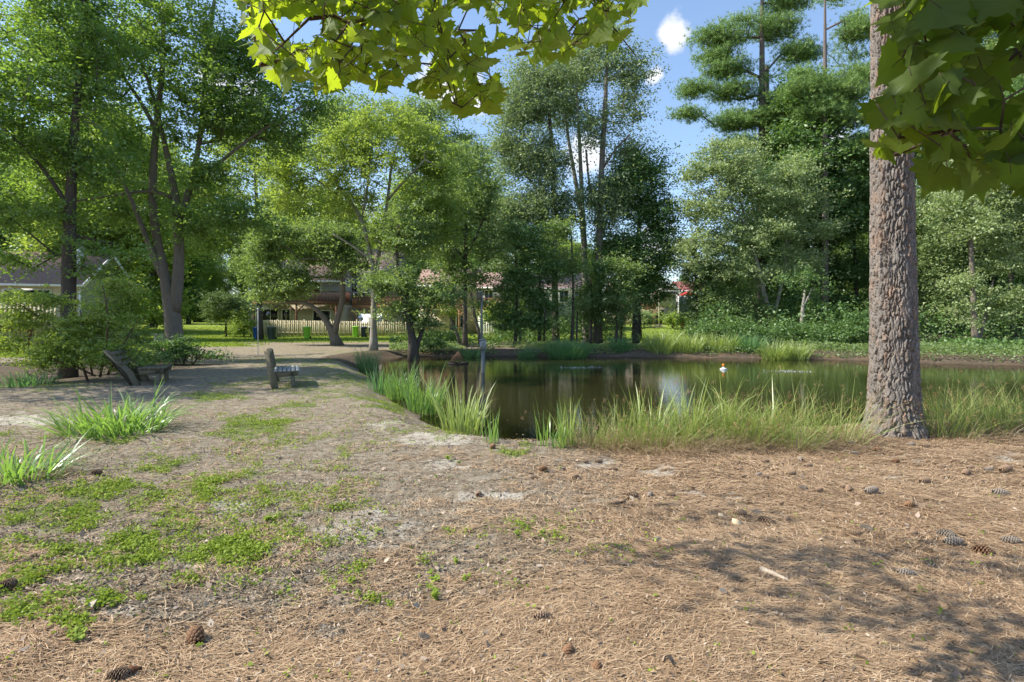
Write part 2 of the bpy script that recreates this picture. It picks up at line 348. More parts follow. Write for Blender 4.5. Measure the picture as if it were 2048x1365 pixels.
def zones(x, y):
    D = np.maximum(y, 1.2); px = 1024 + F * x / D; py = HZ + H * F / D
    wpx, wpy = px, py; px = px + (fbm(x * 2.2, y * 2.2, 91) - .5) * 130 + (fbm(x * 9, y * 9, 93) - .5) * 60; py = py + ((fbm(x * 2.4, y * 2.4, 92) - .5) * 90 + (fbm(x * 8, y * 8, 94) - .5) * 40) * np.clip((py - 700) / 400, .05, 1); nA = fbm(x * .8, y * .8, 11); nB = fbm(x * 2.6, y * 2.6, 21); sdf = pond_sdf(x, y)
    line = (px - 600) / 1.25 - (1365 - py) * 1.0
    straw = smooth(.5 + (line - 130) / 420 + (nA - .5) * 1.3) * (y < 14)
    straw = np.maximum(straw, .8 * smooth((px - 1150) / 140) * (y < 14))
    straw = np.maximum(straw, .62 * smooth((py - 1210) / 120 + (nA - .5) * 1.2))
    straw = np.maximum(straw, .30 * smooth((nB - .45) * 5) * (y < 12))
    straw = np.maximum(straw, np.where((y > 21) & (sdf < 16) & (px > 760), .12 + .3 * (nB > .5), 0))
    sand = np.zeros_like(x)
    for c in SANDS: sand = np.maximum(sand, ell(px, py, *c, soft=.9) * (y < 14))
    sand = sand * smooth((nB - .28) * 3.5)
    gr = np.zeros_like(x)
    for c in WEEDS: gr = np.maximum(gr, c[4] * ell(px, py, *c[:4], soft=.8) * (y < 30))
    gr = gr * smooth((nB - .30) * 4)
    lawn = np.zeros_like(x)
    lawn = np.maximum(lawn, smooth((y - 32.5) / 2.5) * smooth((520 - px) / 40) * (1 - .75 * ell(px, py, 425, 652, 50, 12)) * (1 - .6 * ell(px, py, 430, 681, 130, 6)))
    lawn = np.maximum(lawn, smooth((y - 38) / 6) * (1 - .3 * smooth((nA - .5) * 4)))
    lawn = np.where(px < 300, np.maximum(lawn, smooth((y - 23.5) / 2)), lawn)
    lawn = np.maximum(lawn, smooth((y - 60) / 6)); lawn = np.where((px > 1430) & (y > 15) & ~((px > 1630) & (px < 1740) & (y > 50)), 0, lawn)
    mulch = np.exp(-((x + 16.2) / 5) ** 2 - ((y - 18.5) / 3.6) ** 2); mulch = smooth(mulch * 1.8)
    mulch = np.maximum(mulch, .95 * smooth((2.2 - np.abs(sdf - .2)) / 1.0) * (y > 22) * (sdf > -1))
    mulch = np.maximum(mulch, np.where((px > 1430) & (y > 27), .95, 0)); mulch = np.maximum(mulch, np.where((sdf < 14) & (y > 20) & (px > 780) & (px < 1400), .6 * smooth((nA - .3) * 4), 0))
    wet = smooth((.45 - sdf) / .5)
    return straw, np.clip(np.maximum(gr, 0), 0, 1), sand, lawn, mulch, wet

# ------------------------------------------------------------------ ground sheet
def spaced(lo, hi, c, n, k):
    a = math.asinh((lo - c) / k); b = math.asinh((hi - c) / k); return c + k * np.sinh(np.linspace(a, b, n))
gx = spaced(-320, 320, 0, 560, 5.0); gy = spaced(-60, 420, 5, 620, 4.5)
GX, GY = np.meshgrid(gx, gy); gxr, gyr = GX.ravel(), GY.ravel()
GZ = gz(gxr, gyr)
nx, ny = len(gx), len(gy)
ii, jj = np.meshgrid(np.arange(nx - 1), np.arange(ny - 1))
q = np.stack([jj * nx + ii, jj * nx + ii + 1, (jj + 1) * nx + ii + 1, (jj + 1) * nx + ii], -1).reshape(-1, 4)

def ground_mat():
    m, nt, out = mat_new('soil, pine straw and grass'); v = objco(nt)
    za = N(nt, 'ShaderNodeAttribute', attribute_name='zoneA'); zb = N(nt, 'ShaderNodeAttribute', attribute_name='zoneB')
    sa = N(nt, 'ShaderNodeSeparateColor'); nt.links.new(za.outputs['Color'], sa.inputs[0])
    sb = N(nt, 'ShaderNodeSeparateColor'); nt.links.new(zb.outputs['Color'], sb.inputs[0])
    straw, gr, sand = sa.outputs; lawn, mulch, wet = sb.outputs
    n0 = noise(nt, .9, 6, .6, v); n1 = noise(nt, 9, 8, .7, v); n2 = noise(nt, 60, 6, .75, v); n3 = noise(nt, 3.2, 5, .6, v, .6)
    vs = N(nt, 'ShaderNodeMapping'); nt.links.new(v, vs.inputs['Vector']); vs.inputs['Rotation'].default_value = (0, 0, .5); vs.inputs['Scale'].default_value = (10, 110, 60)
    fib = noise(nt, 1, 4, .7, vs.outputs[0], 2.0)
    soil = ramp(nt, [(.30, (.13, .10, .068)), (.45, (.26, .215, .155)), (.60, (.40, .35, .27)), (.78, (.55, .50, .41))], n1)
    soil = mixc(nt, n2, mixc(nt, .45, soil, (.14, .11, .08)), soil)
    sandc = ramp(nt, [(.3, (.42, .37, .30)), (.7, (.70, .66, .58))], n2)
    strc = ramp(nt, [(.28, (.055, .033, .02)), (.5, (.17, .108, .066)), (.7, (.32, .215, .135))], fib)
    strc = mixc(nt, M_(nt, 'MULTIPLY', n2, .6), strc, (.22, .14, .08))
    grc = ramp(nt, [(.3, (.07, .11, .02)), (.6, (.14, .20, .035)), (.8, (.22, .26, .07))], n1)
    lawnc = ramp(nt, [(.3, (.13, .18, .03)), (.55, (.23, .30, .05)), (.75, (.34, .36, .10))], mixc(nt, .5, n3, n2))
    mulc = ramp(nt, [(.3, (.055, .045, .035)), (.6, (.15, .115, .085)), (.8, (.28, .225, .17))], n1)
    def th(f, n, w=2.5):   # noisy threshold of a zone
        return N_clamp(nt, M_(nt, 'ADD', M_(nt, 'MULTIPLY', M_(nt, 'SUBTRACT', f, .5), w), n))
    def N_clamp(nt, s):
        c = N(nt, 'ShaderNodeClamp'); nt.links.new(s, c.inputs[0]); return c.outputs[0]
    col = mixc(nt, th(mulch, n3), soil, mulc)
    col = mixc(nt, th(straw, n3), col, strc)
    col = mixc(nt, M_(nt, 'MULTIPLY', N_clamp(nt, M_(nt, 'ADD', M_(nt, 'MULTIPLY', sand, 1.5), M_(nt, 'SUBTRACT', M_(nt, 'MULTIPLY', n1, 4.0), 2.6))), .85), col, sandc)
    col = mixc(nt, M_(nt, 'MULTIPLY', th(gr, n1, 2.2), .75), col, grc)
    col = mixc(nt, th(lawn, n3, 3.0), col, lawnc)
    col = mixc(nt, wet, col, (.055, .045, .028))
    hgt = M_(nt, 'ADD', M_(nt, 'MULTIPLY', n2, .5), M_(nt, 'ADD', n1, M_(nt, 'MULTIPLY', fib, .35)))
    principled(nt, out, col, .95, hgt, .9, .035, .1); return m
MT['ground'] = ground_mat()
mb = MB(); mb.add(np.stack([gxr, gyr, GZ], 1), q=q); gob = mb.build('ground', MT['ground'], smooth_=True); tag(gob, kind='structure')
zs = zones(gxr, gyr)
for nm, tr3 in (('zoneA', zs[:3]), ('zoneB', zs[3:])):
    a = gob.data.attributes.new(nm, 'FLOAT_COLOR', 'POINT')
    a.data.foreach_set('color', np.stack([*tr3, np.ones_like(gxr)], 1).astype(np.float32).ravel())

# water: pond surface, clear at the margin and turbid over the deep part
wx, wy = np.meshgrid(np.linspace(-9, 40, 200), np.linspace(7.6, 31, 160)); nw = 200
wv = np.stack([wx.ravel(), wy.ravel(), np.full(wx.size, WATER)], 1)
ii, jj = np.meshgrid(np.arange(199), np.arange(159)); wq = np.stack([jj * nw + ii, jj * nw + ii + 1, (jj + 1) * nw + ii + 1, (jj + 1) * nw + ii], -1).reshape(-1, 4)
dep = smooth((WATER - gz(wx.ravel(), wy.ravel())) / .42)
keep = (pond_sdf(wx.ravel(), wy.ravel()) < .5)[wq].any(1)
def water_mat():
    m, nt, out = mat_new('pond water'); v = objco(nt, (1.0, 2.6, 1))
    n1 = noise(nt, 5.5, 3, .5, v, .4); n2 = noise(nt, 1.1, 2, .5, v, .5)
    b = N(nt, 'ShaderNodeBump'); b.inputs['Strength'].default_value = .10; b.inputs['Distance'].default_value = .03
    nt.links.new(M_(nt, 'ADD', M_(nt, 'MULTIPLY', n1, .5), n2), b.inputs['Height'])
    tr = N(nt, 'ShaderNodeBsdfTransparent'); tr.inputs[0].default_value = (.55, .42, .22, 1)
    df = N(nt, 'ShaderNodeBsdfDiffuse'); df.inputs[0].default_value = (.028, .026, .010, 1)
    mm = N(nt, 'ShaderNodeMixShader'); nt.links.new(M_(nt, 'MULTIPLY', attr(nt, 'v'), .97), mm.inputs[0]); nt.links.new(tr.outputs[0], mm.inputs[1]); nt.links.new(df.outputs[0], mm.inputs[2])
    gl = N(nt, 'ShaderNodeBsdfGlossy'); gl.inputs['Roughness'].default_value = .035; nt.links.new(b.outputs[0], gl.inputs['Normal']); gl.inputs[0].default_value = (.95, .95, .9, 1)
    fr = N(nt, 'ShaderNodeFresnel'); fr.inputs['IOR'].default_value = 1.36; nt.links.new(b.outputs[0], fr.inputs['Normal'])
    m2 = N(nt, 'ShaderNodeMixShader'); nt.links.new(fr.outputs[0], m2.inputs[0]); nt.links.new(mm.outputs[0], m2.inputs[1]); nt.links.new(gl.outputs[0], m2.inputs[2])
    nt.links.new(m2.outputs[0], out.inputs[0]); return m
MT['water'] = water_mat()
mb = MB(); mb.add(wv, q=wq[keep], a=dep); tag(mb.build('pond_water', MT['water'], smooth_=True), 'still dark pond water with tree reflections', kind='structure')

# ------------------------------------------------------------------ vegetation builders
def resample(pts, rad, step):
    pts = np.asarray(pts, float); rad = np.asarray(rad, float)
    seg = np.linalg.norm(np.diff(pts, axis=0), axis=1); cum = np.concatenate([[0], np.cumsum(seg)])
    n = max(3, int(cum[-1] / step) + 1); s = np.linspace(0, cum[-1], n)
    P = np.stack([np.interp(s, cum, pts[:, k]) for k in range(3)], 1)
    for _ in range(3): P[1:-1] = .5 * P[1:-1] + .25 * (P[:-2] + P[2:])
    return P, np.interp(s, cum, rad)

def leaf_quads(mb, C, size, rng, up=1.0, droop=.15, asp=.62, axis=None):
    n = len(C); size = size * rng.uniform(.45, 1.4, n)
    t = rng.normal(size=(n, 3)); t[:, 2] = t[:, 2] * .5 - droop
    if axis is not None: t = t * .6 + axis
    t /= np.linalg.norm(t, axis=1)[:, None]
    nn = rng.normal(size=(n, 3)); nn[:, 2] = nn[:, 2] * .8 + up
    s = np.cross(nn, t); s /= np.linalg.norm(s, axis=1)[:, None] + 1e-9; nn = np.cross(t, s)
    h = size[:, None]
    v = np.stack([C, C + t * h * .45 + s * h * asp * .5 + nn * h * .07, C + t * h, C + t * h * .4 - s * h * asp * .5 + nn * h * .07], 1)
    mb.add(v.reshape(-1, 3), q=np.arange(n * 4).reshape(-1, 4), a=np.repeat(rng.random(n), 4))

def needle_tufts(mb, C, rng, L=.30, w=.02, k=12):
    n = len(C); ax = rng.normal(size=(n, 3)); ax[:, 2] = np.abs(ax[:, 2]) + .7; ax /= np.linalg.norm(ax, axis=1)[:, None]
    c = np.repeat(C, k, 0); a = np.repeat(ax, k, 0); m = n * k
    d = a * .75 + rng.normal(size=(m, 3)) * .62; d /= np.linalg.norm(d, axis=1)[:, None]
    s = np.cross(d, rng.normal(size=(m, 3))); s /= np.linalg.norm(s, axis=1)[:, None]
    l = L * rng.uniform(.7, 1.15, m)[:, None]
    v = np.stack([c - s * w / 2, c + s * w / 2, c + d * l], 1)
    mb.add(v.reshape(-1, 3), t=np.arange(m * 3).reshape(-1, 3), a=np.repeat(np.repeat(rng.random(n), k) * .7 + rng.random(m) * .3, 3))

def skeleton(stems, K, rng, rtip=.012, step=.55, sag=.0, maxr=.5):
    """connect cluster centres K to the stems, nearest first; returns branch tubes"""
    P = []; par = []; base_r = []
    for sp, sr in stems:
        b = len(P)
        for i in range(len(sp)): P.append(sp[i]); par.append(b + i - 1 if i else -1); base_r.append(sr[i])
    P = [np.asarray(p, float) for p in P]; A = np.array(P); nst = len(P)
    order = np.argsort([np.min(np.linalg.norm(A - k, axis=1)) for k in K])
    cnt = np.zeros(0); paths = []
    cap = nst + len(K) * 14; arr = np.zeros((cap, 3)); arr[:nst] = A; n = nst; parent = list(par)
    for oi in order:
        k = K[oi]; d = arr[:n] - k; L = np.linalg.norm(d, axis=1)
        cost = L * (1 + .9 * np.clip(d[:, 2] / (L + .3), -.1, 1)) + .0
        cost[:nst] *= 1.12
        j = int(np.argmin(cost)); p0 = arr[j]; Ld = L[j]; m = max(1, min(12, int(Ld / step)))
        prev = j; 
        for q_ in range(1, m + 1):
            if n >= cap: break
            t = q_ / m; pt = p0 * (1 - t) + k * t; bow = 4 * t * (1 - t)
            pt = pt + np.array([0, 0, (.10 - sag) * Ld * bow]) + rng.normal(size=3) * .06 * min(1, Ld) * (t < 1)
            arr[n] = pt; parent.append(prev); prev = n; n += 1
    w = np.zeros(n); child = np.zeros(n, int)
    hasc = np.zeros(n, bool)
    for i in range(n - 1, nst - 1, -1):
        if not hasc[i]: w[i] += 1
        w[parent[i]] += w[i]; hasc[parent[i]] = True
    rad = rtip * np.maximum(w, 1) ** .48
    return arr[:n], parent, rad, nst

def branch_mesh(mb, arr, parent, rad, nst, base_r, stems, sides=5):
    kidsl = {}
    n = len(arr)
    for i in range(nst, n): kidsl.setdefault(parent[i], []).append(i)
    done = np.zeros(n, bool)
    for i in range(nst, n):
        if done[i]: continue
        p = parent[i]; chain = [p, i]; done[i] = True; c = i
        while c in kidsl:
            c = max(kidsl[c], key=lambda z: rad[z])
            if done[c]: break
            done[c] = True; chain.append(c)
        r = rad[chain].copy(); r[0] = r[1] * 1.15
        if p < nst: r = np.minimum(r, max(.01, base_r[p] * .75))
        mb.tube(arr[chain], r, sides if r[0] < .05 else sides + 2, a=.5)

TREES = []
def tree(name, label, cat, D, stems, lobes, leaf='leaf_mid', bark='bark', size=.13, per=160, K=None, seed=1, group=None, kind='leaf', depth=None,
         spread=.55, rtip=.012, up=1.0, droop=.15, gap=.25, world=False, sides=9, flat=.55, baseflare=1.25, axis=None, step=.55):
    rng = np.random.default_rng(seed)
    ST = []
    for s in stems:
        pts = []; rad = []
        dd = rng.uniform(-1, 1) * .05 * D
        for i, p in enumerate(s):
            px, py, w = p[:3]; dz = p[3] if len(p) > 3 else dd * min(1, i / max(1, len(s) - 1)) * (0 if len(ST) == 0 else 1)
            Dk = D + dz; pts.append((X(px, Dk), Dk, Z(py, Dk))); rad.append(w / 2 / F * D)
        if world: pts = [p[:3] for p in s]; rad = [p[3] for p in s]
        ST.append(resample(pts, rad, .5 if D > 12 else .25))
    x0, y0 = ST[0][0][0][0], ST[0][0][0][1]; z0 = gz1(x0, y0)
    ST[0][0][0][2] = z0 - .15; ST[0][1][0] *= baseflare
    if len(ST[0][1]) > 2: ST[0][1][1] *= 1 + (baseflare - 1) * .25
    # cluster centres in the lobes
    C = []; LS = []
    tot = 0
    for l in lobes:
        if world: c = np.array(l[:3]); r = np.array(l[3:6]); 
        else:
            px, py, rx, ry = l[:4]; dz = l[4] if len(l) > 4 else 0
            Dk = D + dz; rr = np.array([rx / F * Dk, 0, ry / F * Dk]); rr[1] = (depth or 1.0) * .5 * (rr[0] + rr[2]); c = np.array([X(px, Dk), Dk, Z(py, Dk)]); r = rr
        vol = r[0] * r[1] * r[2]; k = int(max(5, (K or 1.0) * 13.0 * vol ** .62))
        u = rng.normal(size=(k, 3)); u /= np.linalg.norm(u, axis=1)[:, None]; rad_ = rng.random(k) ** .42
        p = c + u * rad_[:, None] * r
        C.append(p)
    C = np.concatenate(C)
    g = vnoise(C[:, 0] * .5 + C[:, 1] * .31, C[:, 2] * .6 + C[:, 1] * .2, seed + 50); C = C[g > gap]
    C = C[C[:, 2] > np.maximum(z0, gz(C[:, 0], C[:, 1])) + .25]
    root = thing(name, label, cat, (x0, y0, z0), group)
    tb = MB()
    for sp, sr in ST: tb.tube(sp, sr, sides)
    arr, parent, rad, nst = skeleton(ST, C, rng, rtip, step=step)
    br = np.concatenate([s[1] for s in ST])
    branch_mesh(tb, arr, parent, rad, nst, br, ST)
    tb.build('trunk', MT[bark], root, True)
    lb = MB(); n = len(C)
    if kind == 'leaf':
        # each cluster: a few sprays of leaves radiating from it
        ns = 7; per = per * 1.6; sd_ = rng.normal(size=(n, ns, 3)); sd_[..., 2] *= flat; sd_ *= spread
        cc = C[:, None] + sd_; k = max(1, int(per / ns))
        t = rng.random((n, ns, k, 1)); pos = C[:, None, None] * (1 - t) + cc[:, :, None] * t * 1.0 + C[:, None, None] * 0
        pos = C[:, None, None] + sd_[:, :, None] * (t * 1.4) + rng.normal(size=(n, ns, k, 3)) * np.array([1, 1, flat]) * spread * .24
        pos = pos.reshape(-1, 3); leaf_quads(lb, pos, size * .84, rng, up, droop, axis=axis)
    else:
        k = max(1, int(per * 1.3)); off = rng.normal(size=(n, k, 3)) * spread * np.array([1, 1, .38])
        pos = (C[:, None] + off).reshape(-1, 3); needle_tufts(lb, pos, rng, L=size, w=size * .075)
    V = np.concatenate(lb.v); 
    lb.build('crown', MT[leaf], root)
    TREES.append(root); return root

# ------------------------------------------------------------------ the trees around the pond
tree('maple_tree', 'big twin trunked maple beside the weathered bench, its two trunks parting low down', 'tree', 21.4,
     [[(350, 722, 38), (350, 690, 33), (348, 650, 32), (345, 615, 29), (330, 560, 20), (318, 500, 17), (306, 440, 15), (304, 380, 14), (308, 300, 13), (316, 220, 11), (328, 120, 9), (325, 0, 7), (320, -90, 5)],
      [(348, 625, 24), (357, 560, 21), (359, 500, 19), (357, 440, 17), (350, 380, 14), (338, 330, 11), (322, 250, 8), (300, 170, 6), (270, 90, 5), (230, 20, 4)],
      [(357, 445, 14), (375, 400, 13), (386, 350, 12), (398, 300, 10), (405, 230, 9), (411, 130, 8), (425, 30, 7), (440, -80, 4)],
      [(332, 570, 14), (300, 500, 10), (280, 440, 9), (262, 400, 8), (238, 340, 6), (200, 290, 4)],
      [(380, 380, 9), (420, 340, 7), (470, 300, 6), (520, 262, 5), (600, 215, 3)],
      [(312, 260, 9), (280, 200, 7), (230, 130, 6), (180, 85, 5), (120, 60, 4)],
      [(352, 400, 10), (320, 370, 7), (270, 385, 5), (180, 400, 4), (60, 410, 3)]],
     [(330, 90, 150, 90), (190, 200, 130, 90), (480, 210, 110, 80), (150, 90, 130, 80), (440, 350, 80, 60), (500, 110, 80, 70), (300, 320, 120, 60), (330, -90, 190, 90), (560, 270, 70, 50),
      (110, 330, 110, 60), (420, 250, 90, 70), (400, 440, 70, 40), (230, 420, 60, 30), (90, 420, 80, 30), (610, 200, 60, 40), (480, 440, 60, 40)],
     leaf='leaf_maple', size=.135, per=130, K=1.5, seed=11, spread=.5, gap=.30, sides=12)
tree('straight_trunked_tree', 'tall tree with one straight dark trunk standing before the beige cottage', 'tree', 17.3,
     [[(136, 745, 30), (136, 690, 27), (137, 600, 26), (138, 520, 25), (139, 440, 22), (143, 350, 18), (150, 250, 15), (156, 170, 13), (160, 90, 11), (168, 10, 8), (172, -70, 5)],
      [(140, 470, 8), (165, 475, 6), (195, 478, 5), (235, 490, 3)], [(140, 420, 10), (100, 350, 7), (50, 290, 5), (0, 250, 4)]],
     [(80, 150, 130, 80), (60, 300, 110, 70), (190, 330, 70, 50), (70, 430, 90, 40), (225, 500, 70, 18), (60, 0, 140, 80), (200, 70, 80, 80), (60, 520, 80, 20), (-60, 380, 80, 80), (170, 545, 70, 15), (110, -100, 170, 70), (-60, 200, 80, 90)],
     leaf='leaf_maple', bark='bark_dark', size=.12, per=120, K=1.5, seed=12, spread=.42, gap=.28, sides=14)
tree('river_birch', 'slender many limbed tree beside the mown bank, grey trunk forking like a vase', 'tree', 29,
     [[(747, 702, 17), (747, 650, 13), (748, 600, 12), (751, 550, 12), (742, 510, 8), (733, 470, 8), (722, 430, 7), (700, 400, 6), (680, 380, 4), (655, 340, 3)],
      [(752, 555, 9), (758, 500, 8), (770, 440, 7), (778, 380, 6), (783, 320, 5), (800, 270, 3)], [(745, 520, 5), (715, 500, 5), (690, 480, 4), (665, 468, 3)],
      [(725, 435, 5), (735, 380, 5), (740, 320, 4), (745, 270, 3)], [(776, 400, 5), (810, 360, 4), (850, 320, 3)], [(756, 545, 4), (775, 538, 4), (815, 537, 3)]],
     [(760, 330, 110, 60), (680, 400, 80, 50), (830, 400, 70, 60), (770, 260, 90, 40), (630, 330, 60, 50), (640, 470, 60, 30), (870, 340, 60, 60), (720, 460, 50, 30), (800, 470, 60, 40), (840, 280, 60, 40), (690, 290, 60, 40), (580, 400, 70, 50), (540, 330, 50, 40), (900, 420, 40, 50), (860, 480, 50, 30)],
     leaf='leaf_yellow', bark='bark_pale', size=.14, per=115, K=1.7, seed=13, spread=.5, gap=.36)
tree('leaning_tree', 'small crooked tree with a split leaning trunk in front of the picket fence', 'tree', 35,
     [[(675, 692, 24), (668, 670, 17), (655, 645, 12), (640, 622, 10), (620, 606, 8), (600, 600, 7), (575, 604, 5), (545, 612, 3)],
      [(668, 672, 14), (672, 645, 12), (684, 610, 11), (689, 570, 10), (684, 540, 9), (670, 523, 8), (645, 514, 5), (600, 520, 4)], [(683, 560, 5), (655, 552, 4), (620, 556, 3)]],
     [(610, 515, 80, 30), (575, 585, 50, 20), (670, 490, 50, 26), (545, 460, 40, 40), (545, 550, 50, 26), (640, 545, 40, 14), (520, 500, 40, 30), (590, 450, 50, 30), (600, 560, 60, 24), (700, 520, 40, 36), (660, 470, 50, 30), (530, 590, 30, 14)],
     leaf='leaf_mid', bark='bark', size=.16, per=110, K=2.1, seed=14, spread=.55, gap=.15)
tree('bankside_tree', 'dark leaning tree rooted on the pond margin, leafy down to its base', 'tree', 27,
     [[(828, 712, 22), (824, 670, 15), (815, 620, 12), (800, 570, 10), (790, 520, 8), (797, 450, 5)], [(832, 700, 10), (850, 640, 7), (868, 590, 5)]],
     [(795, 540, 50, 50), (860, 600, 35, 30), (812, 450, 50, 50), (850, 650, 30, 20), (795, 620, 30, 20), (870, 540, 40, 40), (900, 590, 30, 24), (760, 560, 30, 40)],
     leaf='leaf_mid', bark='bark_dark', size=.14, per=120, K=1.7, seed=15, spread=.5)
tree('upright_tree', 'straight thin tree with one side limb in front of the orange deck', 'tree', 33,
     [[(930, 693, 12), (930, 640, 9), (930, 580, 8), (931, 500, 7), (932, 430, 5), (935, 370, 3)], [(932, 512, 5), (950, 485, 5), (958, 450, 4), (975, 425, 3)], [(930, 520, 4), (912, 498, 3)]],
     [(930, 400, 60, 60), (890, 520, 50, 40), (990, 490, 40, 40), (940, 320, 50, 40), (885, 440, 50, 50), (975, 400, 50, 50), (930, 560, 50, 20)],
     leaf='leaf_mid', bark='bark_dark', size=.16, per=120, K=1.6, seed=16)
tree('leaning_sapling', 'thin sapling leaning over to the far side of the water, lower one of two', 'tree', 33.5,
     [[(922, 687, 6), (905, 650, 5), (890, 600, 4), (880, 570, 3)]], [(880, 570, 25, 20), (900, 620, 22, 12), (860, 600, 25, 16)], leaf='leaf_yellow', bark='bark', size=.15, per=90, seed=17)
tree('leaning_sapling', 'thin mottled sapling leaning between the post box and the upright tree', 'tree', 34,
     [[(962, 677, 7), (950, 640, 6), (945, 610, 5), (942, 585, 4)]], [(945, 580, 25, 18), (960, 610, 16, 10)], leaf='leaf_mid', bark='bark', size=.15, per=90, seed=18)
tree('full_tree', 'full tree rising behind the dark rounded bush, leaves yellowed as if backlit', 'tree', 45, [[(520, 668, 12), (518, 560, 10), (515, 450, 8), (510, 330, 5)], [(518, 540, 7), (470, 440, 5), (440, 380, 3)]],  # yellow leaf colour stands in for backlight through the crown
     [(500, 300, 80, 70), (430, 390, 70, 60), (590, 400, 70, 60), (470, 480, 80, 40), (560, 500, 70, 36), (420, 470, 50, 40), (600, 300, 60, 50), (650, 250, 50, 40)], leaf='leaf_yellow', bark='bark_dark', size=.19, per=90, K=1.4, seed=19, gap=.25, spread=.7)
tree('full_tree', 'rounded yellow green tree filling the view behind the upright thin tree', 'tree', 44, [[(905, 668, 11), (905, 560, 9), (910, 450, 7), (915, 340, 4)]],
     [(900, 350, 60, 50), (955, 340, 36, 50), (760, 240, 70, 40), (690, 230, 60, 40), (850, 230, 60, 30), (930, 290, 30, 30), (860, 290, 50, 40), (985, 430, 40, 50), (880, 440, 60, 50), (840, 500, 50, 40), (820, 260, 40, 30)], leaf='leaf_mid', bark='bark_dark', size=.19, per=90, K=1.4, seed=20, gap=.25, spread=.7)
# tall poplars across the water
tree('tall_poplar', 'tall poplar with one dark straight stem, first of the three tall ones from the pole', 'tree', 38,
     [[(1112, 692, 16), (1110, 600, 13), (1109, 500, 12), (1108, 400, 11), (1104, 300, 9), (1098, 220, 6), (1095, 150, 4)], [(1106, 420, 5), (1080, 380, 4), (1050, 350, 3)], [(1109, 450, 5), (1060, 440, 4), (1020, 430, 3)]],
     [(1075, 230, 60, 50), (1050, 320, 50, 50), (1040, 420, 60, 40), (1105, 160, 50, 40), (1020, 500, 40, 40), (1100, 330, 40, 40), (1080, 480, 50, 30), (1015, 370, 40, 40), (1085, 400, 50, 40), (1130, 430, 26, 40), (1060, 270, 60, 50), (1010, 440, 40, 40), (1040, 200, 46, 40), (1020, 290, 36, 50), (1110, 240, 40, 40), (1060, 150, 40, 30)],
     leaf='leaf_poplar', bark='bark_dark', size=.17, per=85, K=1.9, seed=21, spread=.75, gap=.27, up=.3, group='tall poplars across the pond')
tree('tall_poplar', 'tall poplar whose stem forks into a narrow V against the sky', 'tree', 40,
     [[(1172, 692, 15), (1170, 560, 13), (1168, 470, 12), (1158, 400, 9), (1147, 340, 8), (1137, 280, 6), (1128, 210, 4)], [(1168, 475, 11), (1164, 400, 9), (1161, 330, 8), (1158, 260, 6), (1152, 160, 4)]],
     [(1140, 150, 60, 40), (1150, 210, 40, 30), (1125, 250, 30, 30), (1160, 110, 50, 24)],
     leaf='leaf_poplar', bark='bark_pale', size=.17, per=95, K=1.5, seed=22, spread=.75, gap=.28, up=.3, group='tall poplars across the pond')
tree('tall_poplar', 'tallest poplar, thick grey stem with a dark burl near its top', 'tree', 38,
     [[(1195, 692, 20), (1197, 600, 16), (1198, 500, 14), (1201, 400, 12), (1205, 300, 11), (1210, 220, 10), (1213, 150, 6), (1214, 90, 3)], [(1200, 440, 6), (1180, 390, 5), (1172, 300, 4)], [(1204, 340, 5), (1235, 290, 4), (1260, 270, 3)]],
     [(1235, 130, 55, 40), (1245, 215, 45, 40), (1205, 85, 45, 26), (1250, 300, 36, 36), (1180, 260, 30, 40), (1270, 170, 30, 30), (1185, 400, 16, 50), (1225, 390, 40, 40), (1220, 450, 30, 30)],
     leaf='leaf_poplar', bark='bark', size=.17, per=95, K=1.5, seed=23, spread=.75, gap=.27, up=.3, group='tall poplars across the pond')
tree('broad_dark_tree', 'rounded dark green tree below open sky, beside the tallest poplar', 'tree', 39,
     [[(1272, 690, 14), (1273, 600, 12), (1275, 500, 10), (1282, 400, 6)]],
     [(1280, 345, 50, 45), (1305, 430, 50, 50), (1240, 400, 35, 50), (1270, 510, 70, 50), (1330, 500, 35, 40), (1220, 500, 36, 40), (1290, 580, 55, 26)],
     leaf='leaf_dark', bark='bark_dark', size=.18, per=120, K=1.9, seed=24, gap=.15, spread=.7)
us = [(1030, 34, 'dark bushy tree standing behind the grey nest box pole', [(1035, 560, 42, 60), (1010, 630, 34, 30), (1050, 480, 40, 40), (1045, 645, 34, 26)], 'leaf_dark'),
      (1078, 34.5, 'shady understory tree between nest box pole and first poplar', [(1085, 600, 34, 40), (1090, 540, 40, 30), (1070, 650, 30, 20)], 'leaf_dark'),
      (1143, 35, 'light leaved understory tree between the first two poplars', [(1140, 520, 45, 40), (1150, 590, 40, 36), (1130, 460, 30, 25)], 'leaf_mid'),
      (1180, 36, 'small shady tree at the foot of the forked poplar', [(1190, 600, 40, 36), (1170, 640, 34, 16), (1210, 545, 40, 30)], 'leaf_dark'),
      (1232, 35, 'spindly understory tree on the bank behind the thin reed tuft', [(1235, 600, 34, 36), (1245, 545, 36, 28), (1240, 640, 22, 14)], 'leaf_mid')]
for i, (bx, D, lab, lb_, lf) in enumerate(us):
    top = min(l[1] for l in lb_)
    tree('understory_tree', lab, 'tree', D, [[(bx, 690, 7), (bx + 3, 640, 6), (bx + 4, 580, 5), (bx, top + 10, 3)], [(bx + 10, 690, 4), (bx + 12, 620, 3)]], lb_, leaf=lf, bark='bark_dark', size=.16, per=120, K=1.7, seed=30 + i, gap=.22,
         group='understory trees across the pond')
tree('thin_tree', 'thin twin stemmed tree at the edge of the bright lawn', 'tree', 44,
     [[(1266, 676, 7), (1268, 640, 6), (1269, 590, 5), (1270, 540, 3)], [(1281, 678, 8), (1279, 640, 6), (1278, 590, 5), (1282, 540, 3)]],
     [(1265, 570, 40, 20), (1245, 600, 26, 20), (1300, 560, 30, 16)], leaf='leaf_dark', bark='bark_dark', size=.18, per=90, K=1.3, seed=37)
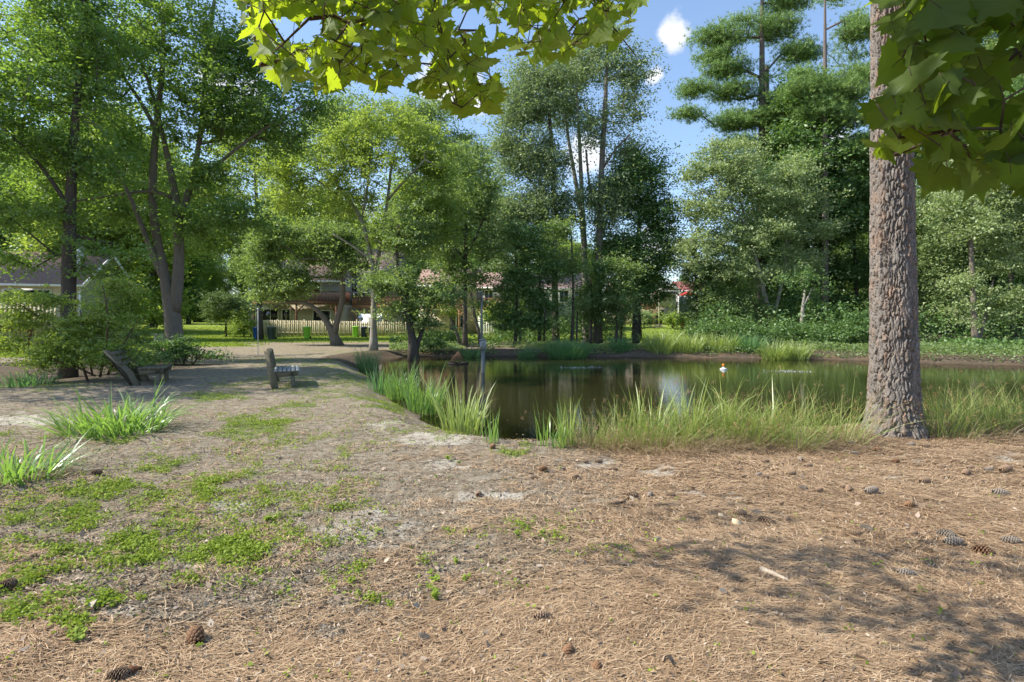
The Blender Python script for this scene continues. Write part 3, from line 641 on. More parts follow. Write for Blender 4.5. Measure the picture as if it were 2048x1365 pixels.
tree('pale_trunked_tree', 'wide light green tree with a crooked pale trunk in front of the pines', 'tree', 36,
     [[(1547, 692, 14), (1546, 660, 12), (1540, 630, 11), (1528, 590, 9), (1520, 550, 8), (1500, 470, 5), (1480, 400, 4)], [(1545, 645, 8), (1556, 600, 7), (1568, 550, 6), (1580, 470, 4), (1600, 400, 3)],
      [(1500, 470, 4), (1460, 400, 3), (1430, 360, 3)]],
     [(1460, 320, 65, 45), (1560, 390, 70, 50), (1420, 420, 50, 50), (1510, 470, 90, 45), (1620, 440, 55, 50), (1480, 540, 70, 30), (1395, 500, 40, 50), (1600, 530, 60, 36), (1500, 370, 60, 50), (1400, 350, 30, 30), (1590, 340, 40, 30)],
     leaf='leaf_pale', bark='bark_pale', size=.16, per=110, K=1.6, seed=41, gap=.27, up=.5)
tree('dead_stem', 'pale bare topped stem rising out of the dark shrubs', 'tree', 33,
     [[(1602, 690, 9), (1603, 650, 8), (1606, 610, 7), (1610, 580, 4)], [(1605, 620, 4), (1618, 590, 3), (1625, 575, 2)]], [(1600, 560, 40, 20), (1630, 590, 30, 14)], leaf='leaf_dark', bark='bark_pale', size=.15, per=90, seed=42)
def pine(label, D, bx, topy, w, whorls, seed, bot=692, lean=0, size=.30, name='pine_tree', per=20):
    trunk = [(bx, bot, w * 1.1), (bx + lean * .3, 500, w * .95), (bx + lean * .6, 300, w * .75), (bx + lean * .8, 120, w * .55), (bx + lean, topy, 2)]
    tree(name, label, 'tree', D, [trunk], whorls, leaf='needle', bark='bark_pine', size=size, per=per, K=3.0, seed=seed, kind='needle', spread=.44, gap=.36, depth=1.2, rtip=.02, sides=10, step=.9)
pine('tallest pine, open tiers of needles against blue sky above the pale trunked tree', 42, 1524, -130, 19,
     [(1440, 75, 60, 16), (1500, 45, 60, 16), (1390, 180, 46, 12), (1380, 232, 36, 8), (1450, 140, 55, 14), (1550, 60, 50, 18), (1600, 105, 46, 20), (1470, 185, 50, 14), (1560, 150, 50, 12), (1500, 5, 60, 16), (1580, 10, 50, 16),
      (1470, 250, 45, 12), (1600, 190, 50, 16), (1540, 240, 60, 18), (1590, 270, 46, 14), (1440, 110, 46, 12), (1540, 200, 40, 14), (1480, 290, 40, 12), (1500, -60, 60, 26), (1560, -70, 50, 30)], 51)
pine('slimmer pine with a crown pressed against the big bark trunk', 38, 1650, -60, 13,
     [(1640, 150, 50, 24), (1700, 110, 40, 24), (1610, 180, 40, 18), (1690, 190, 50, 22), (1720, 60, 40, 24), (1640, 220, 40, 18), (1700, 240, 40, 16), (1690, 30, 40, 18), (1610, 330, 36, 14), (1670, 0, 40, 20), (1730, 150, 40, 26), (1720, 290, 30, 20)], 52)
pine('stout dark pine hidden behind the forked pale trunk', 46, 1530, 250, 26, [(1560, 290, 50, 20), (1500, 330, 46, 16), (1610, 290, 40, 18), (1580, 250, 40, 20), (1470, 240, 40, 16)], 53, bot=682)
# wood on the far right of the water
rw = [(1985, 47, 684, 'very tall loose tree standing high behind the drooping tree', [(1960, 200, 60, 60), (2030, 150, 70, 70), (1900, 280, 50, 50), (1990, 60, 70, 60), (2080, 250, 60, 90), (1890, 160, 40, 60), (1960, 330, 70, 50)], 'leaf_mid', 67, 13),
      (1840, 50, 680, 'tall loose tree mostly hidden by the big bark trunk', [(1850, 300, 50, 60), (1820, 200, 50, 60), (1870, 400, 50, 50), (1790, 260, 40, 60), (1850, 110, 50, 60)], 'leaf_mid', 68, 12),
      (1953, 29, 702, 'weeping beech like tree with pale drooping sprays reaching over the shore', [(1945, 330, 70, 40), (2010, 400, 70, 55), (1950, 450, 60, 36), (2020, 500, 50, 50), (1925, 620, 45, 26), (1945, 560, 30, 24), (2050, 310, 60, 50), (2010, 600, 40, 40), (1900, 400, 40, 26), (2080, 450, 60, 90), (1985, 340, 50, 40)], 'leaf_pale', 61, 14),
      (1900, 35, 694, 'dusky evergreen filling the gap just beyond the big bark trunk', [(1880, 600, 46, 40), (1890, 500, 50, 60), (1870, 420, 40, 50), (1905, 350, 50, 50), (1850, 560, 26, 60)], 'cedar', 62, 12),
      (2030, 36, 694, 'dark tree deep in the wood where the water leaves the view', [(2040, 620, 60, 40), (2000, 640, 40, 30), (2070, 540, 60, 70), (1990, 280, 80, 60), (2080, 200, 80, 100), (1900, 250, 60, 60)], 'leaf_dark', 63, 12),
      (1720, 40, 690, 'dark broadleaf tree between slim pine and big bark trunk', [(1710, 560, 40, 50), (1700, 460, 46, 50), (1740, 400, 40, 50), (1690, 620, 40, 30), (1750, 520, 40, 60), (1780, 330, 60, 60)], 'leaf_dark', 64, 10),
      (1650, 41, 690, 'mid green tree before the far red roofed house', [(1650, 480, 40, 40), (1670, 540, 36, 26), (1640, 420, 40, 30)], 'leaf_mid', 65, 10),
      (1400, 37, 690, 'bushy tree leaning into the view of the red parasol', [(1410, 590, 40, 40), (1430, 520, 50, 50), (1400, 640, 30, 24), (1450, 600, 50, 40), (1390, 540, 24, 30)], 'leaf_mid', 66, 9)]
for bx, D, by, lab, lb_, lf, sdn, w in rw:
    top = min(l[1] for l in lb_)
    tree('woodland_tree', lab, 'tree', D, [[(bx, by, w), (bx - 4, 640, w * .85), (bx - 8, 560, w * .7), (bx - 12, 470, w * .5), (bx - 8, top, 3)], [(bx, by - 4, w * .5), (bx + 22, 620, w * .4), (bx + 34, 560, 3)]],
         lb_, leaf=lf, bark='bark_dark' if lf != 'leaf_pale' else 'bark', size=.15, per=115, K=1.55, seed=sdn, gap=.2, droop=.5 if lf == 'leaf_pale' else .15, group='woodland trees beyond the pond')
shr = [(1440, 33, (1440, 665, 60, 24), 'dark laurel shrub closing the lawn edge above bright reeds', 'leaf_dark'), (1500, 32.5, (1510, 672, 50, 22), 'dark laurel shrub under the crooked pale trunk', 'leaf_dark'),
       (1575, 32, (1580, 668, 44, 26), 'dark laurel shrub at the foot of the dead stem', 'leaf_dark'), (1650, 31, (1655, 672, 56, 22), 'dark laurel shrub behind the low bright bush', 'leaf_dark'),
       (1480, 36, (1480, 625, 60, 30), 'taller dull shrub rising behind the laurels', 'cedar'), (1590, 36, (1600, 625, 50, 30), 'taller shrub under the far red roof', 'leaf_dark'), (1715, 30, (1722, 655, 30, 34), 'narrow dark shrub touching the big bark trunk', 'leaf_dark')]
for i, (bx, D, l, lab, lf) in enumerate(shr):
    tree('laurel_shrub', lab, 'shrub', D, [[(bx, 696, 3), (bx, l[1], 2)], [(bx + 8, 696, 3), (bx + 14, l[1], 2)]], [l, (l[0], min(690, l[1] + 18), l[2] * .9, 12)], leaf=lf, bark='bark_dark', size=.14, per=130, K=2.0, seed=70 + i, gap=.1, group='shrubs on the far bank')
# shrubs near the left bench
tree('leafy_shrub', 'wide airy shrub of thin arching stems between path and cottage, by the low bench', 'shrub', 15,
     [[(180, 752, 5), (150, 690, 4), (100, 640, 3), (40, 610, 2)], [(200, 754, 5), (215, 690, 4), (225, 620, 3), (205, 570, 2)], [(190, 752, 4), (120, 720, 3), (70, 690, 2)], [(215, 750, 5), (245, 690, 3), (275, 640, 2)], [(185, 752, 4), (175, 680, 3), (160, 620, 2)]],
     [(45, 640, 55, 20), (120, 690, 60, 30), (215, 640, 45, 36), (210, 700, 60, 26), (80, 600, 60, 14), (220, 575, 30, 24), (160, 650, 40, 24), (110, 720, 50, 18), (20, 690, 40, 14), (30, 600, 40, 12), (245, 720, 45, 20), (190, 770, 40, 14), (130, 755, 30, 12)],
     leaf='leaf_yellow', bark='twig', size=.075, per=150, K=5.6, seed=81, spread=.30, rtip=.004, gap=.15, step=.3, baseflare=1, flat=.35)
tree('base_shrub', 'dark low shrub wrapped round the foot of the twin trunked maple', 'shrub', 20, [[(365, 735, 4), (375, 700, 2)], [(350, 735, 4), (330, 690, 2)], [(380, 735, 4), (410, 700, 2)]],
     [(375, 722, 42, 20), (335, 715, 34, 16), (415, 712, 40, 8), (310, 690, 34, 6), (360, 690, 30, 20), (400, 735, 26, 10)], leaf='leaf_dark', bark='twig', size=.09, per=150, K=4.0, seed=82, spread=.28, rtip=.004, gap=.15, step=.3, baseflare=1, flat=.4)
tree('trunk_shrub', 'leafy shrub with low fans of small leaves beside the fallen looking bench', 'shrub', 17, [[(262, 745, 3), (262, 690, 2), (262, 640, 1.5)], [(250, 745, 3), (285, 700, 2)]],
     [(262, 680, 34, 30), (300, 712, 30, 12), (250, 716, 40, 20), (330, 745, 30, 12), (215, 735, 40, 18)], leaf='leaf_mid', bark='twig', size=.08, per=120, K=3.2, seed=83, spread=.25, rtip=.004, gap=.2, step=.3, baseflare=1, flat=.4)
tree('round_bush', 'dense dark rounded bush on the lawn beside the townhouse corner', 'shrub', 52, [[(452, 642, 4), (452, 610, 3)]], [(452, 612, 36, 26), (440, 625, 26, 16), (472, 625, 22, 16)], leaf='cedar', bark='bark_dark', size=.13, per=260, K=3, seed=84, gap=0, spread=.45)
tree('bright_bush', 'small bright green bush against the townhouse corner', 'shrub', 51, [[(488, 662, 3), (488, 640, 2)]], [(488, 645, 12, 16), (482, 658, 12, 9)], leaf='leaf_yellow', bark='twig', size=.13, per=200, K=3, seed=85, gap=0)
tree('garden_bush', 'round light bush in the flower bed beyond the bright lawn', 'shrub', 72, [[(1288, 650, 3), (1288, 640, 2)]], [(1289, 636, 14, 11)], leaf='leaf_pale', bark='twig', size=.2, per=240, K=3, seed=86, gap=0)
tree('garden_bush', 'yellow green bush overhanging the white and cream fence panels', 'shrub', 50, [[(1000, 664, 3), (998, 640, 2)]], [(998, 628, 22, 12), (1020, 640, 16, 12), (982, 632, 14, 8)], leaf='leaf_yellow', bark='twig', size=.15, per=200, K=3, seed=87, gap=0)
tree('garden_bush', 'low bright leafy bush by the terracotta pot at the porch', 'shrub', 70, [[(1345, 650, 3), (1345, 640, 2)]], [(1350, 640, 18, 8), (1362, 637, 8, 8)], leaf='leaf_yellow', bark='twig', size=.22, per=200, K=3, seed=88, gap=0)
tree('low_bush', 'low bright bush on the water edge right before the big bark trunk', 'shrub', 27.5, [[(1685, 712, 3), (1685, 700, 2)]], [(1690, 704, 38, 9), (1660, 708, 16, 6)], leaf='leaf_mid', bark='twig', size=.08, per=200, K=6, seed=89, gap=0, spread=.22, rtip=.004, baseflare=1)
tree('low_bush', 'low leafy bush on the bank just beyond the big bark trunk', 'shrub', 26, [[(1852, 718, 3), (1852, 706, 2)]], [(1852, 708, 22, 9)], leaf='leaf_mid', bark='twig', size=.08, per=200, K=6, seed=90, gap=0, spread=.22, rtip=.004, baseflare=1)
tree('bank_creeper', 'pale trailing shrub spilling down the bank below the drooping tree', 'shrub', 25.5, [[(1960, 718, 3), (1960, 708, 2)]], [(1960, 712, 60, 7), (2030, 708, 50, 10), (1920, 722, 30, 5)], leaf='leaf_pale', bark='twig', size=.08, per=200, K=6, seed=91, gap=0, spread=.22, rtip=.004, baseflare=1)
tree('low_bush', 'dark low weeds gathered on the shady shore behind the wire basket', 'shrub', 30, [[(905, 702, 3), (905, 696, 2)]], [(900, 700, 50, 6), (980, 705, 40, 6), (860, 690, 26, 10)], leaf='leaf_dark', bark='twig', size=.09, per=160, K=5, seed=92, gap=0, spread=.25, rtip=.004, baseflare=1)

# tree outside the view on the sun side; it shades the bench and the path
tree('shade_tree', 'maple standing past the picture edge that shades the path', 'tree', 13,
     [[(-17.5, 13.5, -.1, .28), (-17.4, 13.5, 3, .22), (-17.2, 13.6, 7, .15), (-17, 13.6, 10, .06)]], [(-17, 14, 7.5, 3.6, 3.6, 2.2), (-15, 12.2, 6.0, 2.6, 2.2, 1.4), (-18, 15.5, 9.5, 3, 3, 1.6), (-14.5, 16.5, 7.2, 3, 2.5, 1.5)],
     leaf='leaf_maple', size=.15, per=70, K=.95, seed=95, world=True, gap=.42)

def undergrowth(name, label, regs, mat, size, n, seed):
    rng = np.random.default_rng(seed); mb = MB()
    for px0, px1, D0, D1, hh, fr in regs:
        m = int(n * fr); D = rng.uniform(D0, D1, m); px = rng.uniform(px0, px1, m); x = (px - 1024) / F * D; nn_ = fbm(x * .45, D * .45, seed, 3); h = hh * smooth((nn_ - .3) * 3.2)
        k = (h > .08) & (pond_sdf(x, D) > .4); x, D, h = x[k], D[k], h[k]; leaf_quads(mb, np.stack([x, D, gz(x, D) + h * rng.random(len(x)) ** .6], 1), size, rng, .9)
    tag(mb.build(name, MT[mat]), label, 'undergrowth', kind='stuff')
undergrowth('undergrowth', 'dark leafy undergrowth on the wood floor beyond the pond', [(1400, 2300, 30, 48, 2.6, .62), (990, 1250, 37, 44, 1.8, .2), (1880, 2300, 26, 30, .7, .1), (780, 1000, 34, 38, .9, .08)], 'leaf_dark', .15, 60000, 611)
undergrowth('bank_weeds', 'low green weeds scattered over the far bank', [(780, 1420, 29.2, 33, .35, .35), (1400, 2300, 22.5, 31, .5, .65)], 'leaf_mid', .10, 60000, 612)
tree('shade_tree', 'unseen thin crowned tree added past the picture edge to dapple the mown bank', 'tree', 20,  # unseen tree, added to cast dapples on the bank
     [[(-25, 20.5, -.1, .25), (-25, 20.5, 4, .2), (-24.8, 20.6, 9, .12), (-24.6, 20.6, 12, .05)]], [(-24, 21, 9.5, 3.4, 2.6, 1.6), (-22, 18.5, 8.0, 2.4, 1.6, .9), (-26, 23.0, 10.5, 3, 1.6, 1.2), (-20.5, 24.5, 9.2, 2.6, 1.4, .9)],
     leaf='leaf_maple', size=.16, per=80, K=.8, seed=96, world=True, gap=.35)
# distant wood: four kinds, each copied
wr = np.random.default_rng(77); wood = []
for row, (step_, dl, dr_) in enumerate(((105, 66, 44), (95, 80, 58), (85, 98, 76), (75, 120, 100))):
    for px in range(-330, 2420, step_):
        pxx = px + wr.uniform(-30, 30); D = np.interp(pxx, [-330, 250, 420, 1060, 1100, 1440, 1480, 2300], [dl * .9, dl * .95, dl + 6, dl + 6, dl + 26, dl + 30, dl * .92, dr_ * .8]) + wr.uniform(-4, 4)
        if row == 0 and 330 < pxx < 1480: continue
        if 1215 < pxx < 1300 and row < 3: continue
        k = int(wr.choice([0, 1, 2, 3], p=[.5, .3, .14, .06])) if pxx < 1450 else int(wr.choice([0, 1, 2, 3], p=[.1, .3, .45, .15]))  # extra yellow leaved kinds on this side imitate backlit foliage by colour
        wood.append((X(pxx, D), D, k, row))
protos = []
rng0 = np.random.default_rng(5)
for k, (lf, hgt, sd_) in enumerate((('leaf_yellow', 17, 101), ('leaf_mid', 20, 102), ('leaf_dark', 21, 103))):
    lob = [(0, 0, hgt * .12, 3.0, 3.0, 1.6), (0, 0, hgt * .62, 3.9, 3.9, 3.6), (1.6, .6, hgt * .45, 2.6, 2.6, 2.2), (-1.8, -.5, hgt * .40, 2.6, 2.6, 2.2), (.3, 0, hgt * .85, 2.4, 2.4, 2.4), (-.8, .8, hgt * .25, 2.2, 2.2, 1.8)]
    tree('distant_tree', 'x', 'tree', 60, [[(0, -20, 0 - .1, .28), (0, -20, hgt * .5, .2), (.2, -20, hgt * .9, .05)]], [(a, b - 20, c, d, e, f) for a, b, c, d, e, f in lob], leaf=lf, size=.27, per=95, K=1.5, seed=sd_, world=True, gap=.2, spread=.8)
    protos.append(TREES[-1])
tree('distant_pine', 'x', 'tree', 60, [[(0, -20, -.1, .28), (0, -20, 12, .2), (0, -20, 23, .05)]], [(0, -20, 21, 1.8, 1.8, 1.6), (1.5, -20, 18, 2.2, 1.6, .9), (-1.6, -20, 17, 2.2, 1.6, .8), (0, -18.8, 15, 2, 2, .8), (.6, -21, 19.5, 2, 2, .9), (-1, -21, 13, 2, 2, .7)],
     leaf='needle', bark='bark_pine', size=.5, per=8, K=1.6, seed=104, world=True, kind='needle', spread=.6, gap=.1, rtip=.02)
protos.append(TREES[-1])
PK = [kids(p) for p in protos]; used = set()
LM = [(-200, 'past the picture edge side of the cottage'), (20, 'above the cottage roof'), (110, 'above the cottage chimney'), (190, 'beside the cottage gable'), (280, 'between cottage gable and twin trunked maple'), (370, 'behind the twin trunked maple'), (455, 'above the dark rounded bush'),
      (530, 'above the grey townhouse corner'), (620, 'above the grey townhouse deck'), (710, 'behind the vase shaped tree'), (790, 'behind the leaning bankside tree'), (870, 'behind the orange deck'), (940, 'behind the upright thin tree'), (1010, 'behind the nest box pole'),
      (1090, 'behind the first poplar'), (1180, 'behind the tallest poplar'), (1270, 'behind the broad dark tree'), (1350, 'above the white porch'), (1430, 'above the bright far reeds'), (1520, 'behind the tallest pine'), (1590, 'behind the dead stem'), (1660, 'behind the slim pine'),
      (1730, 'against the big bark trunk'), (1810, 'hidden by the big bark trunk'), (1890, 'between big bark trunk and drooping tree'), (1970, 'behind the drooping tree'), (2060, 'past the drooping tree'), (2200, 'where the wood leaves the picture')]
def wlabel(x, y, k, row):
    px = 1024 + F * x / y; return ('yellow green tree', 'mid green tree', 'deep green tree', 'slender pine')[k] + ' in ' + ('front', 'second', 'third', 'deepest')[row] + ' wood row, ' + min(LM, key=lambda l: abs(l[0] - px))[1]
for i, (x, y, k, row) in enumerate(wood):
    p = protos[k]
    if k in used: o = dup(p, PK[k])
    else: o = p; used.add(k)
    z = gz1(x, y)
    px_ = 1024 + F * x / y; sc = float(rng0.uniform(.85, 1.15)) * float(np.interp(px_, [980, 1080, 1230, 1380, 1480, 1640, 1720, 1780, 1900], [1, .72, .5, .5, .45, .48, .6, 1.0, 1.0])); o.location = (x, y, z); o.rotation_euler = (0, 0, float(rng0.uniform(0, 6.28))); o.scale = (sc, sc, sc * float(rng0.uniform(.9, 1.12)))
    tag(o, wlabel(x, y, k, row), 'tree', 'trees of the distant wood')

# ------------------------------------------------------------------ foreground maples whose limbs hang into the view
MAPLE = [(0, 0), (.10, .06), (.36, .02), (.34, .12), (.54, .22), (.40, .30), (.48, .46), (.32, .45), (.27, .54), (.18, .66), (.09, .70), (0, 1.0)]
MO = MAPLE + [(-x, y) for x, y in MAPLE[-2:0:-1]]
def maple_leaf(mb, base, tip, nrm, size, a, curl=.25, fold=.22):
    t = np.array(tip, float); t /= np.linalg.norm(t); n = np.array(nrm, float); s = np.cross(n, t); s /= np.linalg.norm(s) + 1e-9; n = np.cross(s, t)
    P = [np.array(base) + t * size * .35]
    for x, y in MO:
        zz = fold * abs(x) - curl * (abs(x) ** 1.5) * .9 - curl * max(0, y - .3) ** 2 * .8
        P.append(np.array(base) + (s * x * 1.15 + t * y + n * zz) * size)
    m = len(MO); a = np.array([min(1, a * .6 + .38)] + [a * .6 + (.34 if k_ in (0, 4, 6, 11, m - 4, m - 6) else 0) for k_ in range(m)]); mb.add(P, t=[(0, 1 + i, 1 + (i + 1) % m) for i in range(m)], a=a)
def hanging_maple(label, stems, regions, size, mat, seed, canopy, normal_bias):
    rng = np.random.default_rng(seed); ST = []
    for st in stems:
        pts = [(p[0], p[1], p[2]) for p in st]; ST.append(resample(pts, [p[3] for p in st], .12))
    x0, y0 = ST[0][0][0][:2]; z0 = gz1(x0, y0); root = thing('overhanging_maple', label, 'tree', (x0, y0, z0))
    C = []
    for fn, cnt, D0, D1 in regions:
        k = 0
        while k < cnt:
            px, py = fn(rng)
            if px is None: continue
            D = rng.uniform(D0, D1); C.append((X(px, D), D, Z(py, D))); k += 1
    C = np.array(C)
    can = []
    for c in canopy:
        k = c[6]; u = rng.normal(size=(k, 3)); u /= np.linalg.norm(u, axis=1)[:, None]; can.append(np.array(c[:3]) + u * rng.random((k, 1)) ** .45 * np.array(c[3:6]))
    CN = np.concatenate(can)
    tb = MB()
    for sp, sr in ST: tb.tube(sp, sr, 9)
    sub = np.concatenate([C[::2], CN[::2]])
    arr, par, rad, nst = skeleton(ST, sub, rng, .0013, step=.10)
    rad = np.minimum(rad, .03); branch_mesh(tb, arr, par, rad, nst, np.concatenate([s[1] for s in ST]), ST, 5)
    lb = MB()
    nodes = arr
    for i, c in enumerate(np.concatenate([C, CN])):
        d = nodes - c; j = int(np.argmin((d ** 2).sum(1))); nd = nodes[j]
        th = rng.uniform(0, 6.28); tip = np.array([math.cos(th) * .55, math.sin(th) * .55, -rng.uniform(.25, 1.0)])
        nrm = np.array([rng.normal() * .6 - .25, -.70 * normal_bias + rng.normal() * .6, .55 + rng.normal() * .4])
        sz = size * rng.uniform(.6, 1.2); maple_leaf(lb, c, tip, nrm, sz, rng.random(), rng.uniform(.1, .6), rng.uniform(-.1, .55))
        L = np.linalg.norm(c - nd)
        if L < .25: tb.tube(np.array([nd, (nd + c) / 2 + np.array([0, 0, .01]), c, c + tip / np.linalg.norm(tip) * sz * .3]), [.0012, .001, .001, .0006], 3)
    tb.build('trunk', MT['twig'], root, True); lb.build('crown', MT[mat], root); return root
edge = np.array([(470, 20), (500, 110), (530, 160), (560, 190), (600, 205), (650, 215), (700, 195), (760, 225), (800, 190), (850, 215), (900, 250), (950, 275), (1000, 245), (1010, 130), (1060, 150), (1120, 160), (1180, 115), (1230, 115), (1275, 110), (1280, -40)])
def reg_a(rng):
    px = rng.uniform(470, 1280); py = rng.uniform(-130, 235); lim = np.interp(px, edge[:, 0], edge[:, 1]) - 38
    if py > lim: return None, None
    if vnoise(px / 60., py / 60., 3) < .22 and py > 20: return None, None
    if abs(px - 935) < 45 and 10 < py < 60: return None, None
    if abs(px - 985) < 30 and 20 < py < 160 and rng.random() < .75: return None, None
    return px, py
PW = lambda px, py, D, r: (X(px, D), D, Z(py, D), r)
hanging_maple('maple limb hanging from above with bright yellow green lobed leaves lit through by the sun',
              [[(-1.6, -2.2, -.1, .12), (-1.5, -2.0, 1.2, .10), (-1.2, -1.6, 2.6, .08), (-.9, -.6, 3.2, .05), (-.5, .6, 3.3, .035), (-.2, 1.6, 3.2, .02)],
               [(-.5, .6, 3.3, .02), PW(730, -190, 1.75, .010), PW(680, 8, 1.8, .006), PW(600, 43, 1.85, .0045), PW(565, 90, 1.85, .003), PW(520, 130, 1.9, .002)],
               [(-.2, 1.6, 3.2, .012), PW(840, -120, 1.9, .006), PW(870, 40, 1.95, .0045), PW(910, 118, 1.95, .003), PW(905, 165, 1.95, .002), PW(918, 225, 1.95, .0015)],
               [(-.2, 1.6, 3.2, .012), PW(1080, -160, 1.95, .006), PW(1185, 0, 2.0, .004), PW(1220, 60, 2.0, .003), PW(1272, 112, 2.0, .0015)],
               [(-1.2, -1.6, 2.6, .05), (-2.0, .5, 4.2, .035), (-2.6, 2.4, 4.6, .02), (-2.8, 3.6, 4.8, .01)]],
              [(reg_a, 1600, 1.65, 2.6)], .068, 'big_leaf', 201, [(-2.75, 3.5, 4.75, 1.25, .45, .4, 260), (-2.1, 2.7, 4.6, .9, .35, .35, 160), (-3.7, 3.45, 4.75, 1.0, .4, .35, 260), (-3.1, 2.85, 4.7, .9, .28, .3, 200), (-1.3, 3.3, 4.7, .7, .3, .3, 140), (-4.4, 4.3, 5.6, .8, .4, .35, 90)], 1.0)
def reg_b(rng):
    px = rng.uniform(1690, 2250); py = rng.uniform(-160, 380)
    lo = np.interp(px, [1690, 1740, 1800, 1900, 2000, 2200], [330, 380, 400, 390, 360, 380]) - 30; left = np.interp(py, [-160, 150, 230, 300, 380], [1790, 1770, 1735, 1695, 1760])
    if py > lo or px < left: return None, None
    if vnoise(px / 80., py / 80., 9) < .32: return None, None
    return px, py
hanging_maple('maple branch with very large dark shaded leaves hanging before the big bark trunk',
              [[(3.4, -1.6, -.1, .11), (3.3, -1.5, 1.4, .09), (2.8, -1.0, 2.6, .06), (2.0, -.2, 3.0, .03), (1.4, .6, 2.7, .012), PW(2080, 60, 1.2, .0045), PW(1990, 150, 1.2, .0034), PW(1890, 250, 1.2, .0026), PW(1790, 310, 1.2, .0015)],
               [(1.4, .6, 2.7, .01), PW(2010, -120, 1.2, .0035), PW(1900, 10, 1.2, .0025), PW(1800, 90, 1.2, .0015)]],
              [(reg_b, 400, .95, 1.6)], .080, 'big_leaf_shade', 202, [(-1.1, .95, 4.3, 1.0, .6, .35, 330), (-.1, .95, 3.3, .8, .6, .3, 300), (.3, 2.2, 4.0, .6, .3, .3, 60)], .9)  # closing list: unseen leaf masses added to keep the sun off this branch

# ------------------------------------------------------------------ big bark trunk: plates and fissures as real relief
def big_pine():
    rng = np.random.default_rng(7); cx, cy_ = X(1789, 8.15), 8.15; z0 = gz1(cx, cy_)
    root = thing('pine_tree', 'huge pine with thick plated grey and rust bark standing on the pine straw', 'tree', (cx, cy_, z0))
    na, nz_ = 300, 1100; hts = np.concatenate([np.linspace(-.1, 6.4, nz_)])
    th = np.arange(na) / na * 2 * np.pi
    def rad(z):
        r = .252 - .0105 * np.clip(z, 0, 6.5) + .08 * np.exp(-np.clip(z, 0, 9) / .25) + .035 * np.exp(-np.clip(z, 0, 9) / 1.0)
        return r
    A, Zz = np.meshgrid(th, hts); ci = .062; n_c = int(round(2 * math.pi * .36 / ci)); hr = .15
    u = A / (2 * np.pi) * n_c; w = Zz / hr
    wob = (fbm(u * .9 + 50, w * 2.2, 31) - .5) * 1.1; wob2 = (fbm(u * 2.1, w * 1.1 + 9, 37) - .5) * .9
    u = u + wob; w = w + wob2
    ui = np.floor(u).astype(int); wi = np.floor(w).astype(int)
    f1 = np.full(u.shape, 9.); f2 = np.full(u.shape, 9.); cid = np.zeros(u.shape)
    def hsh(a, b, s):
        n = (a * 374761393 + b * 668265263 + s * 982451653) & 0xffffffff; n = ((n ^ (n >> 13)) * 1274126177) & 0xffffffff
        return ((n ^ (n >> 16)) & 0xffff) / 65535.
    for du in (-1, 0, 1):
        for dw in (-1, 0, 1):
            a = ui + du; b = wi + dw; am = np.mod(a, n_c)
            px = a + .5 + (hsh(am, b, 1) - .5) * .8; pw = b + .5 + (hsh(am, b, 2) - .5) * .9
            d = np.sqrt((u - px) ** 2 + ((w - pw) * .6) ** 2); new = d < f1
            f2 = np.where(new, f1, np.minimum(f2, d)); cid = np.where(new, hsh(am, b, 3), cid); f1 = np.where(new, d, f1)
    e = f2 - f1; fiss = 1 - smooth(e / .28); vert = smooth((fbm(u * .9, w * .5, 77) - .36) * 6); gv = np.abs(2 * fbm(np.mod(u, n_c) * .75, w * .22, 78) - 1); fiss = np.maximum(fiss, (1 - smooth(gv / .10)) * .95)
    fiss = fiss * (.35 + .65 * vert)
    rel = .044 * (1 - fiss) + .012 * cid + .010 * fbm(u * 3, w * 4, 41) - .006 * np.floor(fbm(u * 1.5, w * 3, 43) * 4) / 4
    # slabs flake in layers
    R = rad(Zz) + rel + .012 * (fbm(A * 2.2, Zz * .8, 45) - .5) + .02 * np.exp(-Zz / .25) * np.sin(A * 5 + 1.2)
    lean = -.010 * Zz
    P = np.stack([cx + lean + R * np.cos(A), cy_ + R * np.sin(A), z0 + Zz], -1).reshape(-1, 3)
    i = np.arange(nz_ - 1)[:, None]; j = np.arange(na)[None]; k = (j + 1) % na
    q = np.stack([i * na + j, i * na + k, (i + 1) * na + k, (i + 1) * na + j], -1).reshape(-1, 4)
    mb = MB(); mb.add(P, q=q, a=np.clip(cid, 0, 1).ravel())
    zt = np.linspace(6.39, 19, 14); mb.tube(np.stack([cx - .01 * zt, np.full(14, cy_), z0 + zt], 1), np.interp(zt, [6.4, 19], [.285, .06]), 16)
    m, nt, out = mat_new('plated pine bark'); v = objco(nt, (1, 1, .7)); n1 = noise(nt, 34, 8, .75, v); n2 = noise(nt, 5, 5, .6, v)
    plate = ramp(nt, [(0, (.105, .092, .082)), (.35, (.16, .142, .128)), (.70, (.21, .19, .172)), (.86, (.22, .165, .13)), (1, (.26, .15, .095))], attr(nt, 'v'))
    c = mixc(nt, M_(nt, 'MULTIPLY', n1, .9), plate, (.24, .222, .205)); c = mixc(nt, ramp(nt, [(.5, (0, 0, 0)), (.7, (.3, .3, .3))], n2), c, (.36, .21, .13))
    c = mixc(nt, ramp(nt, [(.35, (.75, .75, .75)), (.55, (0, 0, 0))], n1), c, (.10, .075, .062))
    principled(nt, out, c, .92, n1, .8, .012, .15)
    mb.build('trunk', m, root, True)
    K = np.concatenate([np.array([cx, cy_, z0 + hz_]) + np.stack([np.cos(a_), np.sin(a_), np.full(26, .12)], 1) * rr[:, None] for hz_, rmax in ((13, 3.6), (14.5, 3.4), (16, 3.0), (17.5, 2.2), (18.8, 1.2))
                        for a_, rr in [(rng.uniform(0, 6.28, 26), rng.uniform(.8, rmax, 26))]])
    sp = np.stack([cx - .01 * zt, np.full(14, cy_), z0 + zt], 1); arr, par, rd, nst = skeleton([(sp, np.interp(zt, [6.4, 19], [.285, .06]))], K, rng, .02, step=.9)
